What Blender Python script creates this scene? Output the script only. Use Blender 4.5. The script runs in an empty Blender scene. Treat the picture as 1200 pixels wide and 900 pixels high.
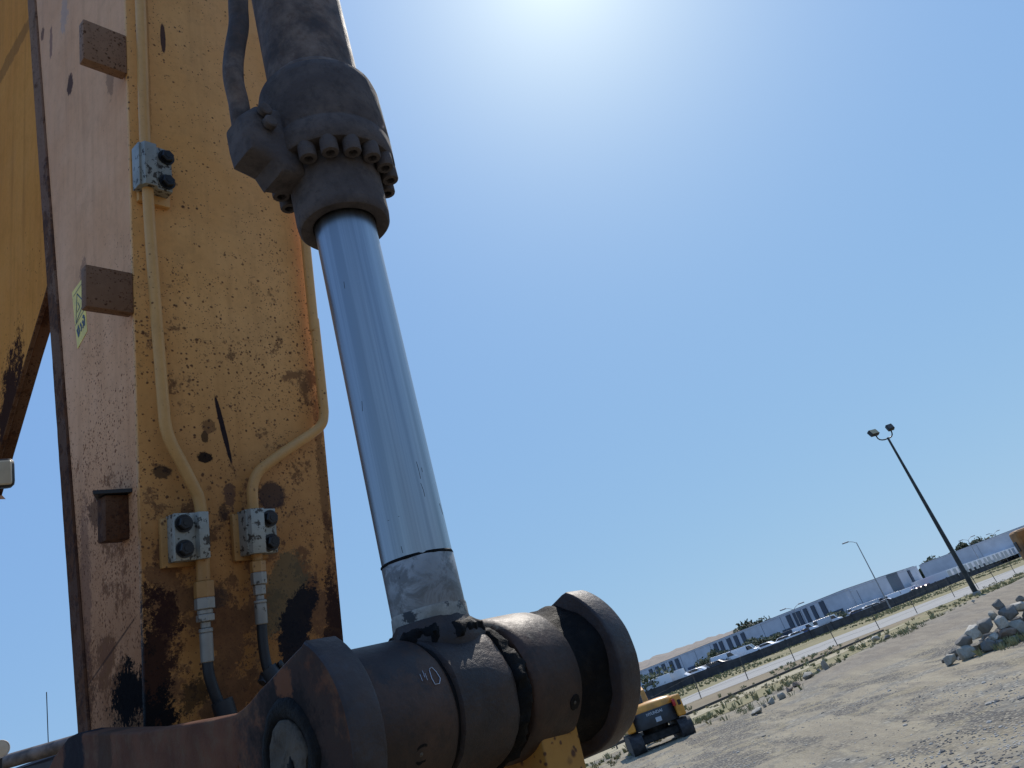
import bpy, bmesh, math, random
from mathutils import Vector, Matrix, noise
random.seed(7)
R = math.radians; PI = math.pi
scene = bpy.context.scene
C = scene.collection

# ---------------------------------------------------------------- camera
FPX = 901.0
ROLL, PITCH, EYE = R(20.0), R(23.2), 2.3
R0 = Vector((1, 0, 0)); F = Vector((0, math.cos(PITCH), math.sin(PITCH)))
U0 = Vector((0, -math.sin(PITCH), math.cos(PITCH)))
RT = math.cos(ROLL) * R0 - math.sin(ROLL) * U0
UP = math.sin(ROLL) * R0 + math.cos(ROLL) * U0
CAM = Vector((0, 0, EYE))
cd = bpy.data.cameras.new('camera'); cam = bpy.data.objects.new('camera', cd); C.objects.link(cam)
mw = Matrix.Identity(4)
for i in range(3):
    mw[i][0] = RT[i]; mw[i][1] = UP[i]; mw[i][2] = -F[i]; mw[i][3] = CAM[i]
cam.matrix_world = mw
cd.sensor_width = 36; cd.lens = 36 * FPX / 1200; cd.clip_start = .02; cd.clip_end = 9000
scene.camera = cam

# ---------------------------------------------------------------- sky and sun
SUN_EL, SUN_AZ = R(49), R(19)
world = bpy.data.worlds.new('World'); scene.world = world; world.use_nodes = True
nt = world.node_tree; nt.nodes.clear()
sky = nt.nodes.new('ShaderNodeTexSky'); sky.sky_type = 'NISHITA'; sky.sun_disc = False
sky.sun_elevation = SUN_EL; sky.sun_rotation = SUN_AZ
sky.air_density = 1.0; sky.dust_density = .1; sky.ozone_density = 1.5; sky.altitude = 0
bg = nt.nodes.new('ShaderNodeBackground'); bg.inputs[1].default_value = .11
wo = nt.nodes.new('ShaderNodeOutputWorld')
# the phone's soft tone response to sky radiance, and the aureole round the sun
spc = nt.nodes.new('ShaderNodeSeparateColor'); cmb = nt.nodes.new('ShaderNodeCombineColor'); nt.links.new(sky.outputs[0], spc.inputs[0])
wtc = nt.nodes.new('ShaderNodeTexCoord'); dt = nt.nodes.new('ShaderNodeVectorMath'); dt.operation = 'DOT_PRODUCT'
nt.links.new(wtc.outputs['Generated'], dt.inputs[0])
dt.inputs[1].default_value = (math.cos(SUN_EL) * math.sin(SUN_AZ), math.cos(SUN_EL) * math.cos(SUN_AZ), math.sin(SUN_EL))
def wm(op, a, b=None):
    n = nt.nodes.new('ShaderNodeMath'); n.operation = op
    for k, v in enumerate((a, b)):
        if v is None: continue
        if hasattr(v, 'is_output'): nt.links.new(v, n.inputs[k])
        else: n.inputs[k].default_value = v
    return n.outputs[0]
ang = wm('ARCCOSINE', wm('MINIMUM', dt.outputs['Value'], .99999))
glow = wm('POWER', 2.718, wm('MULTIPLY', ang, -180 / PI / 8.5))
for k, (g_, kk, gl) in enumerate(((.30, .192, .80), (.24, .327, .76), (.03, .73, .48))):
    nt.links.new(wm('MULTIPLY', wm('ADD', wm('MULTIPLY', wm('POWER', spc.outputs[k], g_), kk), wm('MULTIPLY', glow, gl)), 1 / .11), cmb.inputs[k])
nt.links.new(cmb.outputs[0], bg.inputs[0]); nt.links.new(bg.outputs[0], wo.inputs[0])
sl = bpy.data.lights.new('sun', 'SUN'); sl.energy = 4.0; sl.angle = R(.5); sl.color = (1, .93, .84)
so = bpy.data.objects.new('sun', sl); C.objects.link(so)
SD = Vector((math.cos(SUN_EL) * math.sin(SUN_AZ), math.cos(SUN_EL) * math.cos(SUN_AZ), math.sin(SUN_EL)))
so.rotation_euler = SD.to_track_quat('Z', 'Y').to_euler()
scene.view_settings.view_transform = 'Standard'; scene.view_settings.look = 'None'
scene.view_settings.exposure = 0.0; scene.view_settings.gamma = 1

# ---------------------------------------------------------------- survey: pixels of the photo -> places
def ray(px, py): return ((px - 600) * RT + (450 - py) * UP + FPX * F).normalized()
def at(px, py, z): return CAM + ((px - 600) / FPX * RT + (450 - py) / FPX * UP + F) * z
def gr(px, py, z=0.0):
    v = ray(px, py); return CAM + v * ((z - EYE) / v.z)
def gp(v): return v.normalized()
A = ray(1450, 560).normalized()                       # pin axis of the machine (machine x)
S = ray(45, -2880); S = (S - A * S.dot(A)).normalized()  # along the stick (machine z)
Y = S.cross(A)                                        # away from the viewer (machine y)
PL = at(335, 880, .87)
MF = Matrix(((A.x, Y.x, S.x, PL.x), (A.y, Y.y, S.y, PL.y), (A.z, Y.z, S.z, PL.z), (0, 0, 0, 1)))
MFI = MF.inverted()
def mpick(px, py, ax, val):                           # machine coordinates where a pixel meets a machine plane
    o = MFI @ CAM; d = MFI.to_3x3() @ ray(px, py)
    return o + d * ((val - o[ax]) / d[ax])
D = Vector((math.sin(R(45.09)), math.cos(R(45.09)), 0)); N = Vector((-D.y, D.x, 0))
def uv(u, v, z=0.0): p = D * u + N * v; return Vector((p.x, p.y, z))
def vpick(px, py, V):
    v = ray(px, py); t = (V - CAM.dot(N)) / v.dot(N); P = CAM + v * t; return P

# ---------------------------------------------------------------- materials
class Mat:
    def __init__(s, name, rough=.6, metal=0.0, spec=.5):
        s.m = bpy.data.materials.new(name); s.m.use_nodes = True
        s.t = s.m.node_tree; s.n = s.t.nodes; s.b = s.n['Principled BSDF']
        s.b.inputs['Roughness'].default_value = rough; s.b.inputs['Metallic'].default_value = metal
        s.b.inputs['Specular IOR Level'].default_value = spec
        s.tc = s.n.new('ShaderNodeTexCoord'); s.P = s.tc.outputs['Object']
    def put(s, sock, v):
        if v is None: return
        if hasattr(v, 'is_output'): s.t.links.new(v, sock)
        else:
            if isinstance(v, (tuple, list)) and len(v) == 3 and sock.type == 'RGBA': v = (*v, 1)
            sock.default_value = v
    def mapv(s, sc, vec=None, loc=(0, 0, 0), rot=(0, 0, 0)):
        n = s.n.new('ShaderNodeMapping'); s.put(n.inputs[0], vec or s.P)
        n.inputs['Scale'].default_value = sc; n.inputs['Location'].default_value = loc; n.inputs['Rotation'].default_value = rot
        return n.outputs[0]
    def noise(s, scale, detail=4, rough=.55, vec=None, dist=0):
        n = s.n.new('ShaderNodeTexNoise'); s.put(n.inputs['Vector'], vec or s.P)
        n.inputs['Scale'].default_value = scale; n.inputs['Detail'].default_value = detail
        n.inputs['Roughness'].default_value = rough; n.inputs['Distortion'].default_value = dist
        return n.outputs['Fac']
    def nv(s, scale):
        n = s.n.new('ShaderNodeTexNoise'); s.put(n.inputs['Vector'], s.P); n.inputs['Scale'].default_value = scale; n.inputs['Detail'].default_value = 3
        return s.vm('SUBTRACT', n.outputs['Color'], (.5, .5, .5))
    def vor(s, scale, vec=None, out='Distance', rand=1):
        n = s.n.new('ShaderNodeTexVoronoi'); s.put(n.inputs['Vector'], vec or s.P)
        n.inputs['Scale'].default_value = scale; n.inputs['Randomness'].default_value = rand
        return n.outputs[out]
    def ramp(s, f, a, b, va=0.0, vb=1.0):
        n = s.n.new('ShaderNodeMapRange'); s.put(n.inputs[0], f); n.interpolation_type = 'SMOOTHSTEP'
        n.inputs[1].default_value = a; n.inputs[2].default_value = b
        n.inputs[3].default_value = va; n.inputs[4].default_value = vb
        return n.outputs[0]
    def mth(s, op, a, b=None):
        n = s.n.new('ShaderNodeMath'); n.operation = op; s.put(n.inputs[0], a); s.put(n.inputs[1], b)
        return n.outputs[0]
    def mix(s, f, a, b, mode='MIX'):
        n = s.n.new('ShaderNodeMix'); n.data_type = 'RGBA'; n.blend_type = mode
        s.put(n.inputs[0], f); s.put(n.inputs[6], a); s.put(n.inputs[7], b)
        return n.outputs[2]
    def sep(s, vec=None):
        n = s.n.new('ShaderNodeSeparateXYZ'); s.put(n.inputs[0], vec or s.P); return n.outputs
    def vm(s, op, a, b=None):
        n = s.n.new('ShaderNodeVectorMath'); n.operation = op; s.put(n.inputs[0], a); s.put(n.inputs[1], b)
        return n.outputs[1] if op in ('LENGTH', 'DISTANCE') else n.outputs[0]
    def bump(s, h, st=.3, d=.002, prev=None):
        n = s.n.new('ShaderNodeBump'); n.inputs['Strength'].default_value = st; n.inputs['Distance'].default_value = d
        s.put(n.inputs['Height'], h)
        if prev: s.put(n.inputs['Normal'], prev)
        return n.outputs[0]
    def col(s, c): s.put(s.b.inputs['Base Color'], c); return s
    def rgh(s, c): s.put(s.b.inputs['Roughness'], c); return s
    def nrm(s, c): s.put(s.b.inputs['Normal'], c); return s
    def spot(s, c, r, wob, amp=.7, edge=.25, rot=(0, 0, 0)):
        # a stain with a shape of its own: ellipsoid round c, its rim frayed by noise
        v = s.vm('SUBTRACT', s.P, tuple(c))
        if rot != (0, 0, 0):
            n = s.n.new('ShaderNodeVectorRotate'); n.rotation_type = 'EULER_XYZ'; s.put(n.inputs[0], v); n.inputs['Rotation'].default_value = rot; v = n.outputs[0]
        v = s.vm('DIVIDE', v, tuple(r)); l = s.vm('LENGTH', v)
        l = s.mth('ADD', l, s.mth('MULTIPLY', s.mth('SUBTRACT', wob, .5), amp * 2))
        return s.ramp(l, 1 - edge, 1 + edge, 1, 0)

def flat(name, c, rough=.6, metal=0, spec=.5, var=.18, sc=20, bump=0):
    m = Mat(name, rough, metal, spec)
    f = m.noise(sc, 5)
    d = tuple(x * (1 - var * 2) for x in c); l = tuple(min(1, x * (1 + var)) for x in c)
    m.col(m.mix(m.ramp(f, .3, .7), d, l))
    if bump: m.nrm(m.bump(m.noise(sc * 6, 4), .4, bump))
    return m.m

RUST = (.055, .022, .012); RUST2 = (.11, .045, .02); GREASE = (.007, .0065, .0075)

def paint(name, c1, c2, spk=(.60, .66), spots=(), zfade=(1.3, -.1), speck_col=RUST, streak=.35, rough=.5, spec=.3, fine=100, dens0=.06, dmax=.5):
    m = Mat(name, rough, 0, spec)
    big = m.ramp(m.noise(2.2, 5, .6), .3, .7)
    strk = m.noise(1, 6, .65, m.mapv((22, 22, 1.6)))
    base = m.mix(big, c1, c2)
    base = m.mix(m.mth('MULTIPLY', m.ramp(strk, .45, .75), streak), base, tuple(x * .55 for x in c1))
    base = m.mix(m.mth('MULTIPLY', m.ramp(m.noise(7, 7, .7), .5, .7), .35), base, tuple(x * .62 for x in c2))
    base = m.mix(m.mth('MULTIPLY', m.ramp(m.noise(60, 6, .8), .45, .7), .22), base, tuple(x * .5 for x in c1))
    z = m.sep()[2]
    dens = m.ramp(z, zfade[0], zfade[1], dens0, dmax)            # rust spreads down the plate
    dens = m.mth('MULTIPLY', dens, m.ramp(m.noise(6, 5, .7), .32, .66, .15, 1.6))
    warp = m.vm('ADD', m.P, m.vm('MULTIPLY', m.nv(70), (.006, .006, .006)))
    tot = None
    for k, (sc, rr) in enumerate(((fine, .34), (fine * 2.4, .40), (fine * .42, .22))):
        n = m.n.new('ShaderNodeTexVoronoi'); m.put(n.inputs['Vector'], warp); n.inputs['Scale'].default_value = sc
        rnd_ = m.sep(n.outputs['Color'])[k % 3]
        on = m.ramp(m.mth('SUBTRACT', rnd_, dens if k < 2 else m.mth('MULTIPLY', dens, .55)), 0, -.06)
        d = m.mth('MULTIPLY', m.ramp(n.outputs['Distance'], rr, rr * .45), on)
        tot = d if tot is None else m.mth('MAXIMUM', tot, d)
    blot = m.ramp(m.mth('ADD', m.noise(11, 9, .78), m.mth('MULTIPLY', dens, .22)), .66, .72)
    tot = m.mth('MAXIMUM', tot, m.mth('MULTIPLY', blot, .8))
    rust = m.mix(m.ramp(m.noise(45, 5, .7), .4, .6), speck_col, RUST2)
    grime_shade = m.mth('MULTIPLY', m.ramp(z, zfade[0] * .66, zfade[1] + .12, 0, .92), m.ramp(m.noise(4.5, 7, .7), .25, .6, .55, 1.0))  # dirt plus shade near the links, painted into the colour towards the bottom
    col = m.mix(grime_shade, base, (c1[0] * .38, c1[1] * .31, c1[2] * .25))
    col = m.mix(m.mth('MULTIPLY', tot, .9), col, rust)
    w1 = m.noise(11, 9, .72); w2 = m.noise(45, 8, .75)
    w3 = m.noise(170, 6, .8)
    wob = m.mth('ADD', m.mth('ADD', m.mth('MULTIPLY', w1, 1.3), m.mth('MULTIPLY', w2, 1.0)), m.mth('MULTIPLY', w3, .9)); wob = m.mth('SUBTRACT', wob, 1.1)
    K = None
    for (c, r, colr, a, amp, rot) in spots:
        k = m.mth('MULTIPLY', m.spot(c, r, wob, amp * 1.15, .13, rot), a)
        col = m.mix(k, col, colr)
        K = k if K is None else m.mth('MAXIMUM', K, k)
    m.col(col)
    rg = m.mth('ADD', m.mth('MULTIPLY', m.noise(14, 5), .3), rough - .12)
    rg = m.mth('ADD', rg, m.mth('MULTIPLY', tot, .3)); m.rgh(rg)
    if K: m.put(m.b.inputs['Specular IOR Level'], m.mth('MULTIPLY', m.mth('SUBTRACT', 1.0, m.mth('MULTIPLY', K, .8)), spec))
    b = m.bump(tot, .5, .001)
    m.nrm(m.bump(m.noise(140, 5, .6), .22, .0012, m.bump(m.noise(6, 3), .25, .006, b)))
    return m.m

Z0 = (0, 0, 0)
def yp(px, py): return tuple(mpick(px, py, 1, .612))
def xp(px, py): return tuple(mpick(px, py, 0, .093))
M = {}
yspots = []
def ys(px, py, rx, rz, col=GREASE, a=.95, amp=.6, rot=Z0): yspots.append((yp(px, py), (rx, .2, rz), col, a, amp, rot))
ys(182, 780, .032, .12, GREASE, .97, 1.1); ys(178, 840, .045, .075, GREASE, 1, .8); ys(190, 745, .03, .09, (.05, .02, .012), .75, 1.3); ys(196, 720, .028, .05, (.03, .012, .01), .9, .9)
ys(335, 690, .05, .075, (.10, .085, .05), .75, .8, (0, R(-25), 0)); ys(355, 715, .03, .06, (.012, .012, .016), .98, .8, (0, R(-30), 0))
ys(345, 765, .035, .05, (.012, .012, .016), .98, .8); ys(318, 582, .034, .03, (.035, .026, .03), .85, .4)
ys(190, 553, .018, .013, (.02, .015, .015), .8, .6); ys(240, 536, .016, .010, GREASE, .95, .5); ys(240, 512, .007, .011, GREASE, .8, .5)
ys(262, 505, .0055, .075, (.012, .01, .016), .97, .16, (0, R(11), 0)); ys(191, 45, .006, .040, (.03, .018, .03), .9, .2)
ys(268, 580, .014, .032, (.06, .035, .035), .75, .9); ys(256, 700, .022, .02, (.05, .035, .03), .7, .9)
ys(392, 740, .022, .10, (.02, .01, .01), .9, .9); ys(262, 600, .01, .02, (.03, .02, .02), .7, .7)
ys(172, 30, .004, .3, (.05, .02, .015), .3, .9); ys(245, 500, .013, .014, (.05, .025, .02), .6, .8); ys(225, 815, .03, .03, (.03, .02, .012), .8, .9)
ys(378, 560, .012, .16, (.06, .025, .015), .55, 1.0); ys(285, 125, .01, .01, (.10, .055, .03), .5, .8)
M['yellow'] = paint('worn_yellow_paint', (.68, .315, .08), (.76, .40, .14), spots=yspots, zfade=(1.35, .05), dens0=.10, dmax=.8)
M['yellow_pipe'] = paint('yellow_pipe_paint', (.62, .32, .10), (.66, .38, .14), rough=.42, streak=.2, dens0=.03, dmax=.12)
xspots = []
def xs(px, py, ry, rz, col=GREASE, a=.95, amp=.6, rot=Z0): xspots.append((xp(px, py), (.2, ry, rz), col, a, amp, rot))
xs(152, 815, .09, .055, GREASE, 1, .9); xs(82, 100, .02, .03, (.02, .012, .02), .85, .5); xs(50, 40, .016, .022, (.03, .015, .02), .7, .6)
xs(60, 50, .01, .05, (.07, .04, .05), .6, .8); xs(130, 90, .02, .05, (.14, .085, .06), .5, .7); xs(98, 320, .02, .04, (.12, .07, .06), .5, .8)
xs(90, 800, .08, .10, (.045, .022, .015), .6, 1.0); xs(115, 600, .05, .03, (.035, .015, .012), .7, .9); xs(75, 15, .03, .06, (.30, .27, .27), .5, .9)
xs(130, 765, .14, .0028, (.05, .03, .025), .7, .05, (R(24), 0, 0)); xs(100, 700, .03, .2, (.10, .05, .04), .5, .9)
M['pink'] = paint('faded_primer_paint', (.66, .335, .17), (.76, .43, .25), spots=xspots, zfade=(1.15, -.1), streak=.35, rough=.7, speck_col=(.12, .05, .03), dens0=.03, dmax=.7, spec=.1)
M['boom'] = paint('boom_yellow_paint', (.60, .235, .045), (.64, .27, .06), zfade=(1.6, .3), streak=.5, dens0=.02, dmax=.2, rough=.8, spec=.05,
    spots=[(mpick(10, 480, 0, .12), (.3, .09, .2), (.03, .012, .009), .97, .8, (R(-25), 0, 0)), (mpick(10, 72, 0, .12), (.3, .4, .03), (.14, .07, .03), .5, .5, Z0)])
M['lug'] = paint('bare_lug_steel', (.28, .15, .085), (.34, .20, .12), zfade=(3, 0), rough=.7, fine=110, dens0=.2, dmax=.5, spec=.2)
M['rustflange'] = paint('rusty_flange', (.18, .09, .055), (.26, .15, .085), zfade=(2.2, .3), rough=.8, speck_col=(.03, .014, .012), dens0=.4, dmax=.9, spec=.15)

def steel(name, c1, c2, c3, rough=.45, sc=1.0, metal=.0, spots=(), bmp=.35, spec=.3):
    m = Mat(name, rough, metal, spec)
    a = m.ramp(m.noise(9 * sc, 7, .65), .35, .68); b = m.ramp(m.noise(34 * sc, 6, .7), .45, .7)
    col = m.mix(a, c1, c2); col = m.mix(m.mth('MULTIPLY', b, .7), col, c3)
    wob = m.mth('SUBTRACT', m.mth('MULTIPLY', m.noise(24, 9, .75), 2.2), .6)
    for (c, r, colr, al, amp, rot) in spots:
        col = m.mix(m.mth('MULTIPLY', m.spot(c, r, wob, amp, .2, rot), al), col, colr)
    m.col(col)
    m.rgh(m.mth('ADD', m.mth('MULTIPLY', m.noise(20 * sc, 6, .7), .5), rough - .2))
    m.nrm(m.bump(m.noise(160 * sc, 6, .7), bmp, .0015, m.bump(m.noise(22 * sc, 5, .6), bmp, .004)))
    return m.m
M['link'] = steel('rusty_link_steel', (.095, .042, .026), (.15, .066, .038), (.13, .08, .048), .8,
    spots=[((0, -.015, 0), (.12, .115, .11), (.040, .030, .027), .85, .5, Z0), ((0, .0, .0), (.12, .072, .072), (.016, .014, .014), .85, .45, Z0), ((0, .70, 0), (.2, .05, .3), (.012, .012, .016), .95, .5, Z0), ((0, .56, .02), (.2, .03, .2), (.05, .03, .02), .7, .7, Z0),
           ((0, .0, .075), (.05, .016, .016), (.17, .07, .035), .8, .8, Z0)], bmp=.6, spec=.08)
M['disc'] = steel('dark_worn_steel', (.024, .02, .021), (.055, .034, .026), (.045, .042, .046), .45, bmp=.6, spec=.3)
M['boss'] = steel('brown_oily_steel', (.028, .016, .011), (.066, .032, .019), (.015, .011, .010), .5, spots=[((.365, .0, .1), (.05, .055, .04), (.30, .235, .165), .75, .9, Z0), ((.10, .01, .095), (.05, .03, .02), (.10, .07, .045), .7, .9, Z0), ((.11, -.03, .085), (.06, .06, .05), (.012, .015, .02), .6, .9, Z0)], bmp=.5)
M['eye'] = steel('greasy_black_steel', (.022, .017, .016), (.060, .036, .026), (.028, .025, .026), .48, bmp=.9)
M['grease'] = steel('black_grease', (.003, .003, .0032), (.006, .0055, .0055), (.016, .012, .009), .6, bmp=1.0, sc=1.5, spec=.12)
M['pin'] = steel('scuffed_pin_steel', (.07, .056, .042), (.12, .098, .075), (.03, .024, .019), .7, sc=2.2, bmp=.8, spec=.15)
M['gland'] = steel('charcoal_dusty_paint', (.082, .068, .066), (.12, .098, .09), (.055, .046, .045), .85, sc=1.6, bmp=.8, spec=.15)
M['barrel'] = steel('dirty_barrel_paint', (.050, .038, .034), (.20, .145, .115), (.09, .055, .042), .7, sc=1.6, bmp=.5)
M['black'] = flat('black_oxide_bolt', (.012, .012, .014), .4, .2)
M['rubber'] = flat('black_rubber', (.012, .012, .013), .55, bump=.0006)
M['orangebody'] = paint('hitch_orange_paint', (.34, .15, .025), (.38, .19, .04), zfade=(0, -.1), rough=.5, fine=45, speck_col=(.05, .02, .015), dens0=.7, dmax=.35)

def zinc(name, c, spk):
    m = Mat(name, .5, .35)
    f = m.mth('ADD', m.noise(70, 5, .7), m.mth('MULTIPLY', m.noise(12, 3), .3))
    col = m.mix(m.ramp(m.noise(20, 5), .3, .7), tuple(x * .75 for x in c), c)
    col = m.mix(m.ramp(f, spk, spk + .05), col, (.05, .04, .03)); m.col(col)
    m.nrm(m.bump(m.noise(120, 4), .4, .001)); return m.m
M['zinc'] = zinc('weathered_aluminium', (.33, .32, .275), .70)
M['silver'] = zinc('plated_fitting', (.30, .275, .235), .76)
m = Mat('chromed_rod', .2, 1.0); sv = m.mapv((60, 60, .7)); st_ = m.noise(1, 5, .6, sv)
m.col(m.mix(m.ramp(st_, .35, .7), (.26, .275, .29), (.41, .42, .43)))
m.rgh(m.mth('ADD', m.mth('MULTIPLY', m.noise(1, 4, .6, m.mapv((35, 35, 1.2))), .24), .20))
m.nrm(m.bump(m.noise(1, 4, .6, m.mapv((14, 14, 1.0))), .10, .002)); M['chrome'] = m.m
m = Mat('scuffed_white_sleeve', .45, .25)
w = m.noise(24, 7, .7, None, .6); w2 = m.noise(60, 6, .7)
col = m.mix(m.ramp(m.noise(9, 5), .35, .65), (.20, .20, .20), (.34, .34, .335))
col = m.mix(m.mth('MULTIPLY', m.ramp(w, .47, .60), .8), col, (.10, .095, .088))
col = m.mix(m.ramp(m.mth('ADD', w2, m.mth('MULTIPLY', w, .5)), .90, .97), col, (.03, .03, .03))
m.col(col); m.nrm(m.bump(w, .5, .003)); M['sleeve'] = m.m
m = Mat('scuffed_grey_band', .6); col = m.mix(m.ramp(m.noise(14, 7, .7), .4, .6), (.17, .155, .125), (.30, .28, .24)); m.col(m.mix(m.ramp(m.noise(26, 7, .7), .54, .6), col, (.02, .02, .02))); m.nrm(m.bump(m.noise(40, 5), .5, .002)); M['band'] = m.m
M['sticker'] = flat('warning_yellow', (.85, .60, .07), .45, var=.12); M['ink'] = flat('black_ink', (.02, .02, .02), .5)
M['scratch'] = flat('fresh_scratch_metal', (.45, .45, .48), .4, .4)

# ---------------------------------------------------------------- mesh helpers
def link_obj(name, me, m=None, parent=None, mats=None):
    o = bpy.data.objects.new(name, me); C.objects.link(o)
    if parent: o.parent = parent
    if m is not None and len(me.materials) == 0: me.materials.append(m)
    return o
def obj(name, bm, m, parent=None, smooth=35, stuff=False):
    bmesh.ops.recalc_face_normals(bm, faces=bm.faces) if not stuff else None
    me = bpy.data.meshes.new(name); bm.to_mesh(me); bm.free()
    if isinstance(m, (list, tuple)):
        for k in m: me.materials.append(k)
    else: me.materials.append(m)
    if smooth:
        for p in me.polygons: p.use_smooth = True
        me.set_sharp_from_angle(angle=R(smooth))
    o = bpy.data.objects.new(name, me); C.objects.link(o)
    if parent: o.parent = parent
    if stuff: o['kind'] = 'stuff'
    return o
def tag(o, label, cat, group=None, kind=None):
    o['label'] = label; o['category'] = cat
    if group: o['group'] = group
    if kind: o['kind'] = kind
    return o
def empty(name, mat, label, cat, group=None):
    o = bpy.data.objects.new(name, None); C.objects.link(o); o.matrix_world = mat; o.empty_display_size = .3
    return tag(o, label, cat, group)
def structure(o): o['kind'] = 'structure'; return o
def box(bm, x0, x1, y0, y1, z0, z1, bev=0.0, seg=1, mat=0, mtx=None):
    r = bmesh.ops.create_cube(bm, size=1); vs = r['verts']
    for v in vs:
        v.co = Vector(((x0 + x1) / 2 + v.co.x * (x1 - x0), (y0 + y1) / 2 + v.co.y * (y1 - y0), (z0 + z1) / 2 + v.co.z * (z1 - z0)))
    fs = set(f for v in vs for f in v.link_faces)
    for f in fs: f.material_index = mat
    if bev:
        es = list(set(e for v in vs for e in v.link_edges))
        r = bmesh.ops.bevel(bm, geom=es, offset=bev, segments=seg, affect='EDGES', profile=.6)
        vs = list(set(v for f in r['faces'] for v in f.verts)) + [v for v in vs if v.is_valid]; vs = list(set(vs))
    if mtx:
        for v in vs: v.co = mtx @ v.co
    return vs
def prism(bm, pts, ax, a, b, bev=0.0, seg=2, rough=0.0):
    # polygon pts in the two other axes, extruded along ax from a to b
    def mk(p, t):
        if ax == 0: return Vector((t, p[0], p[1]))
        if ax == 1: return Vector((p[0], t, p[1]))
        return Vector((p[0], p[1], t))
    v0 = [bm.verts.new(mk(p, a)) for p in pts]; v1 = [bm.verts.new(mk(p, b)) for p in pts]
    n = len(pts)
    f0 = bm.faces.new(v0); f1 = bm.faces.new(v1[::-1])
    for i in range(n): bm.faces.new((v0[i], v1[i], v1[(i + 1) % n], v0[(i + 1) % n]))
    if bev:
        bm.normal_update()
        es = list(set(list(f0.edges) + list(f1.edges)))
        bmesh.ops.bevel(bm, geom=es, offset=bev, segments=seg, affect='EDGES', profile=.5)
def frame_of(p, q):
    d = (q - p).normalized(); u = d.orthogonal().normalized(); return d, u, d.cross(u)
def lathe(bm, prof, mtx=None, seg=64, jit=0.0, ns=12, cap=True, phase=0):
    # prof: list of (r, z); axis z; mtx places it
    rings = []
    for r, z in prof:
        ring = []
        for i in range(seg):
            a = phase + 2 * PI * i / seg; p = Vector((r * math.cos(a), r * math.sin(a), z))
            if jit: p += Vector((math.cos(a), math.sin(a), 0)) * jit * noise.fractal(p * ns, 1, 2, 3)
            ring.append(bm.verts.new(mtx @ p if mtx else p))
        rings.append(ring)
    for a, b in zip(rings, rings[1:]):
        for i in range(seg): bm.faces.new((a[i], a[(i + 1) % seg], b[(i + 1) % seg], b[i]))
    if cap:
        bm.faces.new(rings[0][::-1]); bm.faces.new(rings[-1])
AX = Matrix(((0, 0, 1, 0), (1, 0, 0, 0), (0, 1, 0, 0), (0, 0, 0, 1)))      # lathe axis z -> machine x
AYN = Matrix(((1, 0, 0, 0), (0, 0, -1, 0), (0, 1, 0, 0), (0, 0, 0, 1)))    # lathe axis z -> -y
def T(x, y, z): return Matrix.Translation((x, y, z))
def tube(bm, pts, r, seg=16, rs=None, cap=True, smooth=0):
    pts = [Vector(p) for p in pts]
    if smooth:
        for _ in range(smooth):
            q = [pts[0]]
            for a, b in zip(pts, pts[1:]): q += [a.lerp(b, .25), a.lerp(b, .75)]
            pts = q + [pts[-1]]
        if rs: rs = None
    u = None; rings = []
    for i, p in enumerate(pts):
        d = (pts[min(i + 1, len(pts) - 1)] - pts[max(i - 1, 0)]).normalized()
        if u is None: u = d.orthogonal().normalized()
        u = (u - d * u.dot(d)).normalized(); w = d.cross(u)
        rr = rs[i] if rs else r
        rings.append([bm.verts.new(p + (u * math.cos(2 * PI * k / seg) + w * math.sin(2 * PI * k / seg)) * rr) for k in range(seg)])
    for a, b in zip(rings, rings[1:]):
        for k in range(seg): bm.faces.new((a[k], a[(k + 1) % seg], b[(k + 1) % seg], b[k]))
    if cap: bm.faces.new(rings[0][::-1]); bm.faces.new(rings[-1])
def blob(bm, c, r, n=3, amp=.35, ns=2.0, seed=0.0, flat_=0.0):
    vs = bmesh.ops.create_icosphere(bm, subdivisions=n, radius=1)['verts']
    for v in vs:
        d = v.co.normalized(); k = 1 + amp * noise.fractal(d * ns + Vector((seed, seed * 1.7, -seed)), 1, 2, 4)
        p = d * k; v.co = Vector(c) + Vector((p.x * r[0], p.y * r[1], p.z * r[2]))
def rock_bm(r, seed, n=4):
    bm = bmesh.new(); rnd = random.Random(seed); pts = []
    for _ in range(22):
        d = Vector((rnd.gauss(0, 1), rnd.gauss(0, 1), rnd.gauss(0, 1))).normalized(); d = Vector([math.copysign(abs(c) ** .7, c) for c in d]).normalized() * rnd.uniform(.82, 1.12)
        pts.append(bm.verts.new((d.x * r[0], d.y * r[1], d.z * r[2])))
    h = bmesh.ops.convex_hull(bm, input=pts)
    bmesh.ops.delete(bm, geom=[v for v in bm.verts if not v.link_faces], context='VERTS')
    bmesh.ops.bevel(bm, geom=list(bm.edges), offset=min(r) * .035, segments=1, affect='EDGES')
    bmesh.ops.triangulate(bm, faces=list(bm.faces)); bmesh.ops.subdivide_edges(bm, edges=list(bm.edges), cuts=2, use_grid_fill=True)
    for v in bm.verts: v.co += v.co.normalized() * min(r) * .07 * noise.fractal(v.co / min(r) * 1.6 + Vector((seed, 0, 0)), 1, 2, 4)
    return bm

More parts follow.
